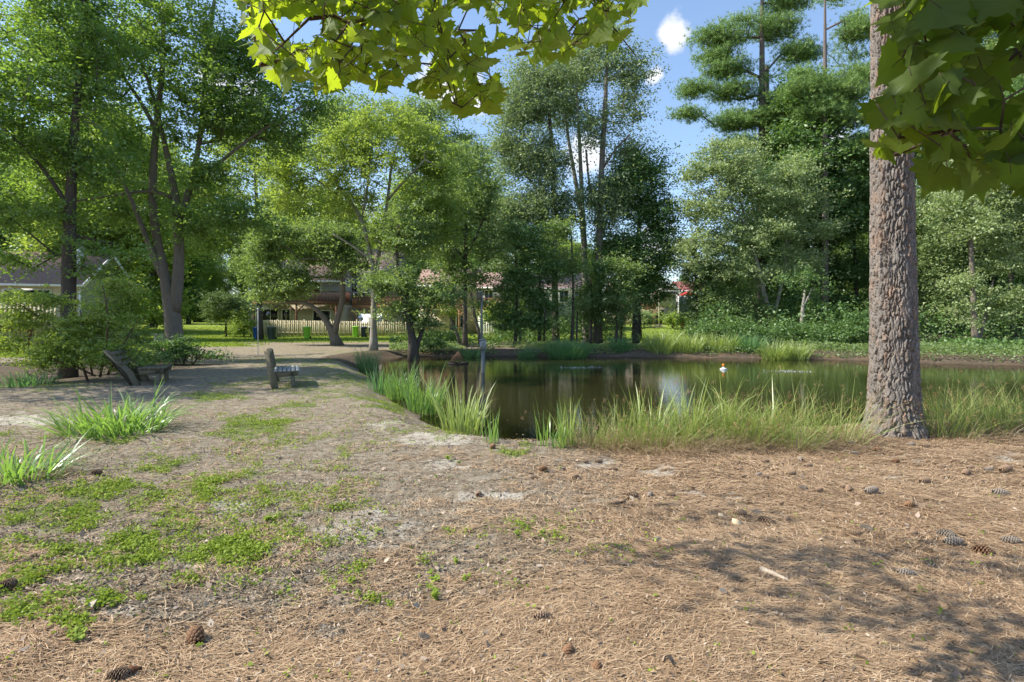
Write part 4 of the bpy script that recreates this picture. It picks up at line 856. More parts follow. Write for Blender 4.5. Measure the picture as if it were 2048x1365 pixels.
    tb = MB(); branch_mesh(tb, arr, par, rd, nst, np.interp(zt, [6.4, 19], [.285, .06]), None); tb.build('limb', MT['bark_pine'], root, True)
    lb = MB(); needle_tufts(lb, (K[:, None] + rng.normal(size=(len(K), 9, 3)) * np.array([.4, .4, .2])).reshape(-1, 3), rng, L=.26, w=.012, k=14); lb.build('crown', MT['needle'], root)
big_pine()

# ------------------------------------------------------------------ clumps of blades
def blades(mb, x, y, n, h, spread, wd, rng, lean=.55, droop=.5, ax_bias=(0, 0), seg=6, az=None):
    a = rng.uniform(0, 2 * np.pi, n); r = spread * rng.random(n) ** .6
    bx = x + r * np.cos(a); by = y + r * np.sin(a); bz = gz(bx, by) - .02
    if az is None: dirn = a + rng.normal(size=n) * .7
    else: dirn = az + rng.normal(size=n) * .5
    ln = rng.uniform(.05, lean, n) * (.4 + .9 * r / spread); L = h * (.38 + .95 * rng.beta(1.6, 2.6, n)); dr = rng.uniform(0, droop, n) ** 1.4
    t = np.linspace(0, 1, seg + 1)[None]; hx = (ln[:, None] * t + dr[:, None] * t ** 2.6 * 1.1) * L[:, None]
    hz_ = L[:, None] * (t - .18 * ln[:, None] * t ** 2 - dr[:, None] * .75 * t ** 3.2)
    cx = bx[:, None] + hx * np.cos(dirn)[:, None] + ax_bias[0] * t ** 2; cy_ = by[:, None] + hx * np.sin(dirn)[:, None] + ax_bias[1] * t ** 2; cz = bz[:, None] + hz_
    fa = dirn + np.pi / 2 + rng.normal(size=n) * .6; w = wd * rng.uniform(.6, 1.15, n)[:, None] * np.clip(1.15 - t ** 2.2 * 1.1, .05, 1) * .5
    sx = np.cos(fa)[:, None] * w; sy = np.sin(fa)[:, None] * w
    Lf = np.stack([cx - sx, cy_ - sy, cz], -1); Rt = np.stack([cx + sx, cy_ + sy, cz + w * .3], -1)
    V = np.stack([Lf, Rt], 2).reshape(n, -1, 3); k = (seg + 1) * 2
    base = (np.arange(n) * k)[:, None]; s_ = np.arange(seg)[None] * 2
    q = np.stack([base + s_, base + s_ + 1, base + s_ + 3, base + s_ + 2], -1).reshape(-1, 4)
    mb.add(V.reshape(-1, 3), q=q, a=np.repeat(rng.random(n), k)); return np.stack([cx[:, -1], cy_[:, -1], cz[:, -1]], 1)
MT['straw_blade'] = leafmat('dead straw blade', (.22, .15, .08), (.36, .26, .14), (.52, .41, .25), (.35, .25, .12), tr=.2, gloss=.04)
MT['seed'] = leafmat('brown seed head', (.20, .11, .05), (.34, .20, .10), (.46, .32, .18), (.30, .18, .08), tr=.2, gloss=.02)
def gp(px, py):          # ground point under a photo pixel, following the terrain
    D = GD(py)
    for _ in range(12): D = .5 * D + .5 * (H - gz1(X(px, D), D)) * F / (py - HZ)
    return X(px, D), D
def clump(name, label, cat, px, py, n, h, spread, wd, mat, seed, group=None, lean=.55, droop=.5, dead=0, heads=0, deadh=.25, az=None, extra=None):
    rng = np.random.default_rng(seed); x, y = gp(px, py); root = thing(name, label, cat, (x, y, gz1(x, y)), group)
    mb = MB(); tips = blades(mb, x, y, n, h, spread, wd, rng, lean, droop, az=az)
    if extra: blades(mb, x, y, extra[0], extra[1], spread * .5, extra[2], rng, .25, .25)
    mb.build('blades', MT[mat], root)
    if dead:
        db = MB(); blades(db, x, y - spread * .25, dead, deadh, spread * 1.3, max(.004, wd * .5), rng, 1.3, 1.0); db.build('dead_blades', MT['straw_blade'], root)
    if heads:
        hb = MB(); sel = tips[rng.choice(len(tips), heads, replace=False)]; k = 16
        c = np.repeat(sel, k, 0) + rng.normal(size=(heads * k, 3)) * np.array([.011, .011, .02]) - np.array([0, 0, .05]); leaf_quads(hb, c, .015, rng, .2, 0, .5)
        tag(hb.build('seed_heads', MT['seed'], root), kind='stuff')
    return root
gI = 'blade leaved clumps on the path side'
clump('iris_clump', 'wide clump of glossy strap leaves beside the sandy path, by the low bench', 'plant', 235, 862, 420, .66, .62, .024, 'blade', 301, lean=.95, droop=.85, dead=60)
x_, y_ = gp(235, 862)
clump('iris_clump', 'strap leaved clump cut by the picture edge, blades flopping over brown straw', 'plant', 25, 958, 150, .46, .40, .024, 'blade', 302, lean=1.1, droop=1.0, dead=90)
clump('iris_clump', 'shaded clump of bluish blades on the gully edge behind the sandy path', 'plant', 60, 772, 220, .55, .6, .02, 'blade_blue', 303, lean=.9, droop=.8)
cl = [(735, 738, 260, 1.0, .45, .014, 'blade_blue', 'dark fountain of fine blades at the foot of the grey vase shaped tree', .6, .6),
      (765, 790, 160, .8, .35, .016, 'blade_blue', 'bluish blades between the shady moss and the iris row', .6, .5),
      (800, 800, 170, .95, .32, .018, 'blade', 'tall iris clump at the start of the row beside the inlet', .5, .45),
      (850, 828, 190, .98, .34, .018, 'blade', 'full iris clump in the middle of the row beside the inlet', .5, .5),
      (925, 868, 190, .95, .30, .018, 'blade_light', 'bright iris clump at the tip of the bank with weeds spilling into the inlet', .55, .55),
      (980, 885, 26, .55, .12, .014, 'blade', 'few thin blades standing in the water beside the bright iris clump', .4, .4),
      (1100, 893, 34, .62, .20, .017, 'blade', 'loose arching irises alone across the little inlet', .6, .7),
      (1137, 893, 40, .64, .10, .018, 'blade_light', 'tight upright iris sheaf next to the loose arching irises', .35, .35)]
for i, (px, py, n, h, sp, wd, mt, lab, le, dr) in enumerate(cl):
    clump('iris_clump', lab, 'plant', px, py, n, h, sp, wd, mt, 310 + i, 'irises along the near bank', le * .6, dr * .8, dead=30 if n > 100 else 0)
rushes = [(1190, 893, 300, .42, .26, 'rush tuft with brown straw skirt beside the upright iris sheaf'), (1250, 888, 420, .50, .34, 'bushy rush tuft before the white trunk reflections'),
          (1315, 893, 480, .56, .36, 'rush tuft with tawny seed heads and a matted straw foot'), (1375, 887, 460, .60, .36, 'yellow green rush tuft behind a straw mat'),
          (1440, 882, 420, .66, .34, 'rush tuft mixed with a few upright iris blades'), (1500, 885, 380, .60, .32, 'rush tuft below the grey float'),
          (1590, 893, 420, .66, .24, 'airy rush tuft fanning from one narrow foot'), (1670, 880, 360, .58, .34, 'loose rush tuft against the big trunk on its inlet side'), (1545, 872, 300, .62, .34, 'rush tuft at the back of the airy one, half over water'),
          (1885, 872, 420, .60, .34, 'rush tuft hugging the far side of the big trunk'), (1950, 862, 460, .58, .38, 'rush tuft past the big trunk with leaning seed stems'), (2015, 858, 460, .60, .40, 'rush tuft at the picture edge past the big trunk'),
          (2085, 862, 420, .60, .40, 'rush tuft mostly cut off by the picture edge'), (1920, 845, 300, .62, .4, 'rush tuft at the waterline behind the others past the trunk'), (2000, 838, 320, .66, .4, 'tall rush tuft at the waterline near the picture edge')]
for i, (px, py, n, h, sp, lab) in enumerate(rushes):
    clump('rush_tuft', lab, 'plant', px, py, int(n * .6), h * 1.35, sp * 1.1, .0055, 'rush', 340 + i, 'rushes along the near bank', .95, .6, dead=int(n * (1.3 if 1180 < px < 1480 else .6)), heads=int(n * .12), deadh=.36,
          extra=(12, .8, .016) if px in (1440, 1375, 1250) else None)
for i, (px, py, n, h, lab) in enumerate([(1300, 884, 44, .85, 'sparse broad blades rising out of the rush tuft before the trunk reflections'), (1375, 880, 46, .95, 'broad pale blades arching above the tawny seed heads'), (1452, 877, 44, 1.0, 'upright broad blades near the float side of the rushes'), (1520, 878, 30, .9, 'several broad blades between the float side tufts and the airy rush tuft')]):
    clump('iris_clump', lab, 'plant', px, py, n, h, .2, .02, 'blade_light', 330 + i, 'irises along the near bank', .5, .5)
far = [(1135, 718, 600, 1.0, .75, .02, 'blade_blue', 'big mounded reed clump on the far shore under the poplars'), (1240, 712, 120, .9, .4, .022, 'blade_blue', 'thin upright reed tuft between mound and bright reeds'),
       (1325, 714, 240, 1.15, .7, .022, 'blade_light', 'bright reed patch just right of the lawn opening'), (1375, 716, 240, 1.0, .7, .022, 'blade_light', 'bright reeds beside brown dead stems on the far shore'),
       (1440, 717, 260, .95, .7, .022, 'blade_light', 'bright reeds reflected behind the grey float'), (1495, 718, 260, .95, .6, .02, 'blade_blue', 'darker reed tuft in the far reed row'),
       (1552, 720, 200, .95, .5, .022, 'blade_light', 'bright reed tuft near the end of the far row'), (1597, 721, 120, .85, .35, .022, 'blade_light', 'last small reed tuft before the bare mud'),
       (945, 716, 90, .6, .5, .02, 'blade_blue', 'low shaded reeds on the far shore beside the nest box post'), (1055, 716, 80, .6, .4, .02, 'blade_blue', 'sparse shaded reeds left of the mounded clump')]
for i, (px, py, n, h, sp, wd, mt, lab) in enumerate(far):
    clump('reed_clump', lab.replace('right of', 'past').replace('left of', 'before'), 'plant', px, py - 1, int(n * 2.2), h * 1.1, sp * 1.25, wd * 1.4, mt, 370 + i, 'reeds along the far shore', .6, .5)

# ------------------------------------------------------------------ ground cover, pine straw, litter (uncountable)
def scatter(n, rng, d0=2.2, d1=14, pw=1.6, xr=1.05):
    u = rng.random(n); D = (d0 ** (1 - pw) + u * (d1 ** (1 - pw) - d0 ** (1 - pw))) ** (1 / (1 - pw)); x = rng.uniform(-xr, xr, n) * D; return x, D
rng = np.random.default_rng(400)
x, y = scatter(900000, rng, 2.2, 11.5, 1.7)
st, gr, sa, la, mu, we = zones(x, y); sd2 = pond_sdf(x, y)
dens = np.clip(st * 1.05 - sa * .75 - gr * .4 + .05, .03, 1)
keep = (rng.random(len(x)) < dens * .42) & (sd2 > .35); x, y = x[keep], y[keep]; n = len(x)
ang = np.pi * 1.5 * (fbm(x * .7, y * .7, 61) - .5) - .5 + rng.normal(size=n) * .75; L = rng.uniform(.045, .15, n); bend = rng.normal(size=n) * .18
z = gz(x, y) + rng.uniform(.002, .026, n); pit = rng.normal(size=n) * .07; w = rng.uniform(.0010, .0023, n) * np.clip(y / 3.5, .9, 2.0)
P = []
for t, ww in ((-.5, .6), (0., 1.), (.5, .5)):
    a2 = ang + bend * t * 2; px_ = x + np.cos(a2) * L * t; py_ = y + np.sin(a2) * L * t; pz = z + pit * L * t + .002
    nx_, ny_ = -np.sin(a2) * w * ww, np.cos(a2) * w * ww
    P += [np.stack([px_ - nx_, py_ - ny_, pz], 1), np.stack([px_ + nx_, py_ + ny_, pz], 1)]
V = np.stack(P, 1); b_ = (np.arange(n) * 6)[:, None]
q = np.concatenate([b_ + np.array([0, 1, 3, 2]), b_ + np.array([2, 3, 5, 4])]).reshape(-1, 4)
MT['stick_brown0'] = barkmat('brown twig litter', (.10, .07, .05), (.26, .19, .13), 6)
MT['straw'] = leafmat('fallen pine needle', (.06, .032, .017), (.33, .20, .11), (.68, .51, .33), (.35, .2, .1), tr=.08, gloss=.02, ns=.8)
mb = MB(); mb.add(V.reshape(-1, 3), q=q, a=np.repeat(rng.random(n), 6)); tag(mb.build('pine_straw', MT['straw']), 'fallen brown pine needles spread over the bare ground', 'pine straw', kind='stuff')

x, y = scatter(150000, rng, 2.2, 14, 1.6); sd2 = pond_sdf(x, y); keep = sd2 > .4; x, y = x[keep], y[keep]; n = len(x)
MT['chips'] = leafmat('dry leaf and bark chips', (.035, .024, .016), (.17, .12, .08), (.46, .38, .29), (.2, .15, .1), tr=.05, gloss=.02, ns=.5)
mb = MB(); leaf_quads(mb, np.stack([x, y, gz(x, y) + rng.uniform(.004, .024, n)], 1), .018 * rng.uniform(.5, 1.4, n), rng, 1.6, 0, .55); tag(mb.build('leaf_litter', MT['chips']), 'small dry leaf and bark fragments littering the soil', 'leaf litter', kind='stuff')

x, y = scatter(420000, rng, 2.2, 26, 1.45, 1.0); st, gr, sa, la, mu, we = zones(x, y)
nz3 = .55 * fbm(x * 5, y * 5, 71, 3) + .45 * vnoise(x * 17, y * 17, 72); keep = (rng.random(len(x)) < np.clip(gr * 1.0 * smooth((nz3 - .40) * 6) * .8 + .0010, 0, 1)) & (pond_sdf(x, y) > .3); x, y = x[keep], y[keep]; n = len(x)
mb = MB(); k = 5; cx = np.repeat(x, k) + rng.normal(size=n * k) * .022; cy2 = np.repeat(y, k) + rng.normal(size=n * k) * .022
leaf_quads(mb, np.stack([cx, cy2, gz(cx, cy2) + rng.uniform(.004, .042, n * k)], 1), .022, rng, 1.3, -.1, .7); tag(mb.build('weed_cover', MT['weed']), 'patches of small bright green clover like weeds on bare soil', 'weeds', kind='stuff')

x, y = scatter(1500, rng, 2.3, 13, 1.5); keep = pond_sdf(x, y) > .5; x, y = x[keep], y[keep]; n = len(x)
MT['dead_leaf'] = leafmat('dead brown leaf', (.10, .055, .03), (.26, .17, .11), (.46, .38, .30), (.3, .18, .1), tr=.1, gloss=.03, ns=.5)
mb = MB(); leaf_quads(mb, np.stack([x, y, gz(x, y) + .014], 1), .05, rng, 1.4, 0, .6); tag(mb.build('dead_leaves', MT['dead_leaf']), 'dry fallen leaves dotted over the soil and straw', 'dead leaves', kind='stuff')
x, y = scatter(900, rng, 2.3, 12, 1.5); mb = MB()
for xx, yy, ok in zip(x, y, pond_sdf(x, y) > .5):
    if not ok: continue
    a = rng.uniform(0, 3.14); L_ = rng.uniform(.04, .16); r_ = rng.uniform(.0015, .004); z_ = gz1(xx, yy) + .016; dx, dy = math.cos(a) * L_, math.sin(a) * L_; b2 = rng.normal() * .02
    mb.tube([(xx - dx, yy - dy, z_), (xx + b2, yy + b2, z_ + .006), (xx + dx, yy + dy, z_ + rng.uniform(-.004, .01))], [r_, r_ * .9, r_ * .5], 4, a=rng.random())
tag(mb.build('twig_litter', MT['stick_brown0']), 'small broken twigs scattered over the ground', 'twigs', kind='stuff')

x = rng.uniform(-7, 24, 9000); y = rng.uniform(8, 30, 9000); sd2 = pond_sdf(x, y); keep = (sd2 < -.15) & (rng.random(9000) < np.exp(sd2 / .55) * .9 + .025 * (vnoise(x * .5, y * .5, 13) > .55)); x, y = x[keep], y[keep]
mb = MB(); leaf_quads(mb, np.stack([x, y, np.full(len(x), WATER + .006)], 1), .035, rng, 30, 0, .6); tag(mb.build('floating_leaves', MT['dead_leaf']), 'small dead leaves floating along the margin of the pond', 'floating leaves', kind='stuff')

# grass on the mown banks: short blades
def grass(name, x, y, h, w, mat, label, k=1):
    n = len(x); z = gz(x, y); a = rng.uniform(0, 6.28, n); d = rng.normal(size=(n, 2)) * .45; hh = h * rng.uniform(.5, 1.2, n)
    sx, sy = np.cos(a) * w / 2, np.sin(a) * w / 2
    V = np.stack([np.stack([x - sx, y - sy, z - .01], 1), np.stack([x + sx, y + sy, z - .01], 1), np.stack([x + d[:, 0] * hh, y + d[:, 1] * hh, z + hh], 1)], 1)
    mb = MB(); mb.add(V.reshape(-1, 3), t=np.arange(n * 3).reshape(-1, 3), a=np.repeat(rng.random(n), 3)); tag(mb.build(name, MT[mat]), label, 'grass', kind='stuff')
x, y = scatter(260000, rng, 20, 75, 1.2, .95); zz = zones(x, y); keep = (rng.random(len(x)) < zz[3] * 1.0) & (pond_sdf(x, y) > 1); x, y = x[keep], y[keep]
grass('mown_grass', x, y, .11, .05, 'weed', 'bright mown grass on the banks around the houses')

# ------------------------------------------------------------------ pine cones
def cone_mats(name, a, b, c):
    m, nt, out = mat_new(name); n1 = noise(nt, 60, 3, .6, objco(nt)); col = ramp(nt, [(0, a), (.6, b), (1, c)], attr(nt, 'v'))
    principled(nt, out, mixc(nt, M_(nt, 'MULTIPLY', n1, .4), col, a), .85, n1, .2, .003, .15); return m
MT['cone_brown'] = cone_mats('brown cone scales', (.03, .018, .012), (.11, .062, .038), (.34, .24, .165))
MT['cone_grey'] = cone_mats('weathered grey cone scales', (.025, .02, .016), (.085, .07, .058), (.34, .29, .24))
MT['cone_red'] = cone_mats('rusty open cone scales', (.035, .018, .01), (.13, .062, .035), (.32, .19, .11))
def cone_mesh(mat, seed, op):
    rng = np.random.default_rng(seed); mb = MB(); L = 1.0; nsc = 95; R = .30
    zz = np.linspace(0, 1, 9); mb.lathe([(max(.01, .17 * math.sin(math.pi * min(.97, t * .9 + .08)) ** .7), t) for t in zz], (0, 0, 0), 8, a=0)
    for i in range(nsc):
        t = (i + .5) / nsc; a = i * 2.39996; prof = (math.sin(math.pi * (t * .86 + .10)) ** .75); r = R * prof * op * rng.uniform(.93, 1.07); el = .15 + .9 * t
        d = np.array([math.cos(a), math.sin(a), 0]); s = np.array([-math.sin(a), math.cos(a), 0]); up = np.array([0, 0, 1.])
        b = d * .05 + up * (t * .95); ax = d * math.cos(el) + up * math.sin(el); nn = -d * math.sin(el) + up * math.cos(el)
        tip = b + ax * r; wdt = .085 * prof + .02; th = .035
        V = [b - s * .02, b + s * .02, tip - s * wdt - ax * .05 + nn * 0, tip + s * wdt - ax * .05, tip + ax * .03 - s * .03, tip + ax * .03 + s * .03,
             tip - s * wdt - ax * .05 - nn * th, tip + s * wdt - ax * .05 - nn * th, tip + ax * .02 - nn * th * .8]
        mb.add(V, q=[(0, 1, 3, 2), (2, 3, 5, 4), (0, 6, 7, 1)], t=[(2, 4, 8), (5, 3, 7), (4, 5, 8), (2, 8, 6), (5, 7, 8), (6, 8, 7)], a=[0, 0, .62, .62, 1, 1, .9, .9, 1])
    return mb.mesh('pine_cone', MT[mat])
CM = {'b': cone_mesh('cone_brown', 1, 1.0), 'g': cone_mesh('cone_grey', 2, .85), 'r': cone_mesh('cone_red', 3, 1.25)}
def put_cone(px, py, L, kind, label, ang=None, group='pine cones on the pine straw'):
    L *= 1.45 if py < 1030 else 1.2 if py < 1130 else (.85 if py > 1345 else 1.0)
    rng = random.Random(int(px * 7 + py * 13)); x, y = gp(px, py); a = rng.uniform(0, 6.28) if ang is None else ang
    o = bpy.data.objects.new('pine_cone', CM[kind]); COL.objects.link(o); o.scale = (L, L, L)
    o.rotation_euler = (0, math.radians(90 + rng.uniform(-16, 10)), a); o.location = (x - math.cos(a) * L * .45, y - math.sin(a) * L * .45, gz1(x, y) + L * .24)
    tag(o, label, 'pine cone', group)
big = [(392, 1288, .105, 'r', 'fat open pine cone by itself near the patch of bare sand, past the maple weeds', 2.2), (1083, 1240, .095, 'b', 'large brown pine cone on the straw at the start of the shade band', .4), (848, 1282, .075, 'g', 'slim pine cone lying near the short split stick', -.7),
       (1135, 1312, .07, 'r', 'ragged broken pine cone in deep straw below the large brown one', 1.0), (1195, 1345, .07, 'r', 'ragged pine cone at the bottom picture edge', 1.6), (1678, 1362, .07, 'b', 'pine cone half cut by the bottom edge in the straw', .2),
       (12, 1180, .10, 'b', 'pine cone cut by the side picture edge among weeds', .3), (235, 1362, .11, 'b', 'big pine cone at the bottom edge beside torn rusty bark', .1), (118, 1338, .05, 'g', 'small flat cone piece near the corner watermark side', .4),
       (1105, 1185, .06, 'b', 'dusty cone sunk in a little mound of straw', .8), (1810, 1152, .10, 'g', 'isolated elongated pine cone above the second shade band', -.15), (1565, 1147, .05, 'b', 'cracked cone beside the curved twig end', .2),
       (1478, 1032, .085, 'b', 'brown cone next to the cream bark chunk, in the group of three', -.1), (1513, 1028, .075, 'g', 'grey cone at the back of the group of three', -.5), (1530, 1046, .10, 'b', 'largest cone of the group of three by the bark chunk', -.7),
       (1574, 1042, .065, 'b', 'round cone alone just past the group of three', 1.2), (1710, 1072, .065, 'b', 'small cone in front of the grey pair', -.3), (1732, 1061, .075, 'g', 'pale grey cone behind the small brown one', -.9), (1825, 1072, .06, 'b', 'small dark cone under the curved stick', .2),
       (1890, 1076, .10, 'g', 'top cone of the pale pair lying together', -.9), (1905, 1093, .10, 'g', 'lower cone of the pale pair lying together', -.2), (1962, 1108, .095, 'r', 'rusty cone alone beyond the pale pair', -.8), (2020, 1088, .09, 'g', 'grey cone under the fan shaped cone half', -.6),
       (1742, 988, .085, 'g', 'grey cone beside the white sand smear', .1), (1818, 1015, .06, 'r', 'rust cone at the tip of the white sand smear', .4), (2000, 990, .09, 'g', 'large cone near the side shade patch', -.2), (1848, 966, .075, 'b', 'dark cone alone between the two sand smears', .2),
       (1688, 976, .06, 'b', 'dark cone of a touching pair', .3), (1698, 982, .06, 'b', 'second cone of a touching pair', 1.3), (1605, 980, .055, 'g', 'small grey cone uphill from the group of three', -1.0), (1637, 984, .05, 'b', 'flat small cone beside the small grey one', .2),
       (1581, 952, .07, 'b', 'cone midway between rushes and the group of three', .2), (1616, 935, .07, 'b', 'cone in the row below the airy rush tuft', .3), (1601, 920, .06, 'g', 'upright grey cone below the airy rush tuft', 1.5), (1530, 926, .06, 'b', 'cone below the narrow footed rush tuft', .2),
       (1517, 953, .05, 'g', 'small cone of a pair near the green sprig', .3), (1528, 957, .055, 'b', 'larger cone of a pair near the green sprig', -.2), (1480, 940, .05, 'b', 'cone beside the green sprig on straw', .5), (1790, 925, .06, 'r', 'reddish cone in the far white sand smear', .2),
       (1882, 937, .06, 'b', 'brown cone west of the row of three far cones', 0), (1940, 938, .065, 'b', 'upper cone of the crossed pair in the far row', .2), (1932, 951, .075, 'b', 'lower cone of the crossed pair in the far row', .5), (1977, 942, .06, 'g', 'pale cone in the far row', -.2), (2010, 945, .09, 'b', 'long cone at the end of the far row', .1),
       (1822, 892, .065, 'g', 'grey cone before the foot of the big bark trunk', 0), (1850, 893, .065, 'b', 'cone at the flared root of the big bark trunk', .2), (1823, 886, .05, 'b', 'small cone touching the bark foot', .8), (1703, 887, .07, 'g', 'pale cone just before the big trunk', .3), (1714, 886, .06, 'b', 'dark cone just before the big trunk', 1.1),
       (1755, 900, .055, 'r', 'reddish cone in front of the trunk foot', .2), (1707, 908, .06, 'g', 'cone on the sand rim in front of the trunk', -.3), (1738, 877, .05, 'b', 'cone tucked at the inlet side of the trunk foot', .1), (1711, 874, .045, 'b', 'tiny cone by the rushes and trunk foot', .5), (1668, 877, .05, 'g', 'grey cone at the foot of the loose rush tuft', .1),
       (1263, 996, .075, 'b', 'cone with a green sprig through it near mid straw', -.3), (1230, 1010, .06, 'b', 'one of two dark cones under the sprig cone', .4), (1245, 1006, .06, 'b', 'the other dark cone under the sprig cone', 1.2), (1300, 994, .055, 'g', 'grey cone on the way from sprig cone to rushes', 1.1), (1316, 1012, .05, 'b', 'small cone south of the grey one', .3),
       (1340, 995, .06, 'b', 'dark cone at mid straw near the bark chunk path', -.2), (1293, 1065, .06, 'b', 'dark cone alone below the sprig cone', -.4), (1314, 1083, .07, 'g', 'lumpy grey cone near the pale twig', .6), (1345, 1068, .05, 'b', 'small dark cone near the lumpy grey one', .2), (1257, 1012, .04, 'b', 'tiny cone beside the dark pair', .1),
       (1150, 957, .06, 'b', 'cone below the bare sand by the inlet', .6), (1226, 942, .06, 'b', 'cone with paler tips below the rush straw mat', -.1), (1085, 942, .06, 'r', 'reddish cone on sand by the inlet', .4), (1068, 957, .05, 'b', 'dark flat cone on sand by the inlet', .2), (1197, 924, .06, 'b', 'cone at the foot of the first rush tuft', .3),
       (985, 896, .055, 'r', 'round cone standing on the lip of the inlet', 1.0), (957, 990, .06, 'b', 'lone dark cone in the middle of the bare soil', 1.4), (740, 1028, .03, 'b', 'tiny dark cone on pale soil', .2), (192, 949, .07, 'b', 'cone in brown straw between the two strap leaved clumps', .2), (1172, 925, .04, 'b', 'small cone near the sheaf foot', .1)]
for px, py, L, k, lab, an in big: put_cone(px, py + 2, L, k, lab.replace(' watermark side', ''), an)

# ------------------------------------------------------------------ sticks, bark bits, seedlings
def stick(px0, py0, px1, py1, r, label, mat='bark', bend=0.0, name='stick', cat='stick'):
    x0, y0 = gp(px0, py0); x1, y1 = gp(px1, py1); n = 8; t = np.linspace(0, 1, n); dx, dy = x1 - x0, y1 - y0
    rng = np.random.default_rng(int(px0 + py0)); wob = rng.normal(size=n) * .004 + bend * 4 * t * (1 - t)
    xs = x0 + dx * t - dy * wob; ys = y0 + dy * t + dx * wob; zs_ = gz(xs, ys) + r * 1.1 + .004
    mb = MB(); mb.tube(np.stack([xs, ys, zs_], 1), r * (1.1 - .35 * t) * rng.uniform(.9, 1.1, n), 8); o = mb.build(name, MT[mat], None, True); tag(o, label, cat); return o
MT['stick_pale'] = barkmat('bleached stick', (.38, .30, .22), (.62, .53, .42), 6); MT['stick_brown'] = barkmat('brown stick', (.16, .11, .075), (.32, .23, .16), 6)
stick(1522, 1146, 1576, 1168, .017, 'pale straight broken stick in the shade band', 'stick_pale')
stick(592, 1276, 650, 1213, .010, 'grey crooked stick on bare soil beside the slim twig', 'stick_brown', .06)
stick(518, 1272, 546, 1280, .006, 'short bleached curved twig near the grey crooked stick', 'stick_pale', .2)
stick(768, 1300, 792, 1284, .009, 'short split stick of two pieces near the slim cone', 'stick_brown'); stick(752, 1292, 775, 1288, .007, 'small orange splinter touching the short split stick', 'stick_pale')
stick(1766, 1062, 1810, 1048, .008, 'curved grey stick among the far cones', 'bark_pale', -.25)
stick(1155, 1115, 1176, 1145, .006, 'forked thin grey twig in mid straw', 'bark_pale', .08); stick(1190, 1262, 1240, 1245, .007, 'orange sliver stick by the large brown cone', 'stick_pale')
stick(1055, 1005, 1100, 985, .004, 'thin straight brown twig on the soil near mid view', 'stick_brown'); stick(1640, 1008, 1740, 1022, .004, 'long wandering twig across the straw', 'bark_pale', .1)
stick(730, 1155, 800, 1130, .004, 'thin dark twig across the pale soil', 'stick_brown', .05)
x_, y_ = gp(1683, 868); mb = MB(); mb.tube([(x_, y_, gz1(x_, y_) - .05), (x_ + .01, y_, gz1(x_, y_) + .55)], [.008, .006], 6); tag(mb.build('garden_stake', MT['rust'], None, True), 'thin brown stake standing in the rushes beside the big trunk', 'stake')
def chunk(px, py, s, label, mat, seed, name='bark_chunk', cat='bark chunk'):
    rng = np.random.default_rng(seed); x, y = gp(px, py); mb = MB(); n = 9
    ring = [(math.cos(a) * s * rng.uniform(.6, 1.2), math.sin(a) * s * .7 * rng.uniform(.6, 1.2)) for a in np.linspace(0, 6.28, n, endpoint=False)]; z = gz1(x, y)
    V = [(x + a, y + b, z + .002) for a, b in ring] + [(x + a * .8, y + b * .5, z + s * rng.uniform(.5, 1.3)) for a, b in ring] + [(x, y, z + s * 1.1)]
    mb.add(V, q=[(i, (i + 1) % n, n + (i + 1) % n, n + i) for i in range(n)], t=[(n + i, n + (i + 1) % n, 2 * n) for i in range(n)]); tag(mb.build(name, MT[mat]), label, cat)
chunk(1474, 1053, .05, 'upright cream coloured bark chunk beside the group of three cones', 'fungus', 1); chunk(1442, 1036, .032, 'low crumbled cream bark chunk behind the upright one', 'fungus', 2); chunk(1455, 1040, .012, 'crumb of cream bark between the two bigger chunks', 'fungus', 3)
chunk(1745, 1113, .022, 'grey pebble like clod in the sunny straw', 'stone', 4, 'clod', 'clod'); chunk(268, 1352, .04, 'torn rusty bark beside the big cone at the bottom edge', 'cone_red', 5); chunk(995, 995, .014, 'pale fungus scrap on the soil near the lone dark cone', 'fungus', 6); chunk(1000, 1202, .016, 'cream bark flake in straw above the large brown cone', 'fungus', 7)
MT['shell'] = plain('white leaf scrap', (.7, .68, .62), .8)
def fan_half():
    x, y = gp(2000, 1072); mb = MB(); z = gz1(x, y) + .01; mb.tube([(x - .09, y + .02, z), (x, y, z), (x + .05, y - .03, z)], [.005, .006, .003], 5)
    for i in range(8):
        xx = x - .02 + i * .012; mb.add([(xx, y, z), (xx + .012, y, z), (xx + .012, y + .01, z + .03)], t=[(0, 1, 2)], a=.6)
    tag(mb.build('cone_remnant', MT['cone_brown']), 'fan shaped half cone stripped to a comb', 'cone half')
fan_half()
def seedling(px, py, h, label, seed, mat='weed', n=9):
    rng = np.random.default_rng(seed); x, y = gp(px, py); z = gz1(x, y); root = thing('seedling', label, 'plant', (x, y, z), 'seedlings on the bare soil'); tb = MB(); lb = MB()
    for s in range(rng.integers(2, 5)):
        a = rng.uniform(0, 6.28); r = h * .35 * rng.random(); tx, ty, tz = x + math.cos(a) * (r + h * .3), y + math.sin(a) * (r + h * .3), z + h * rng.uniform(.6, 1)
        tb.tube([(x + math.cos(a) * r * .5, y + math.sin(a) * r * .5, z - .01), ((x + tx) / 2, (y + ty) / 2, z + h * .6), (tx, ty, tz)], [.0025, .002, .001], 4)
        for k in range(n):
            aa = rng.uniform(0, 6.28); hh = rng.uniform(.35, 1); c = np.array([x + (tx - x) * hh, y + (ty - y) * hh, z + (tz - z) * hh])
            maple_leaf(lb, c, (math.cos(aa), math.sin(aa), -.1), (rng.normal() * .3, rng.normal() * .3 - .2, 1), h * .38 * rng.uniform(.6, 1.1), rng.random(), .2)
    tb.build('stem', MT['weed'], root); lb.build('leaves', MT[mat], root)
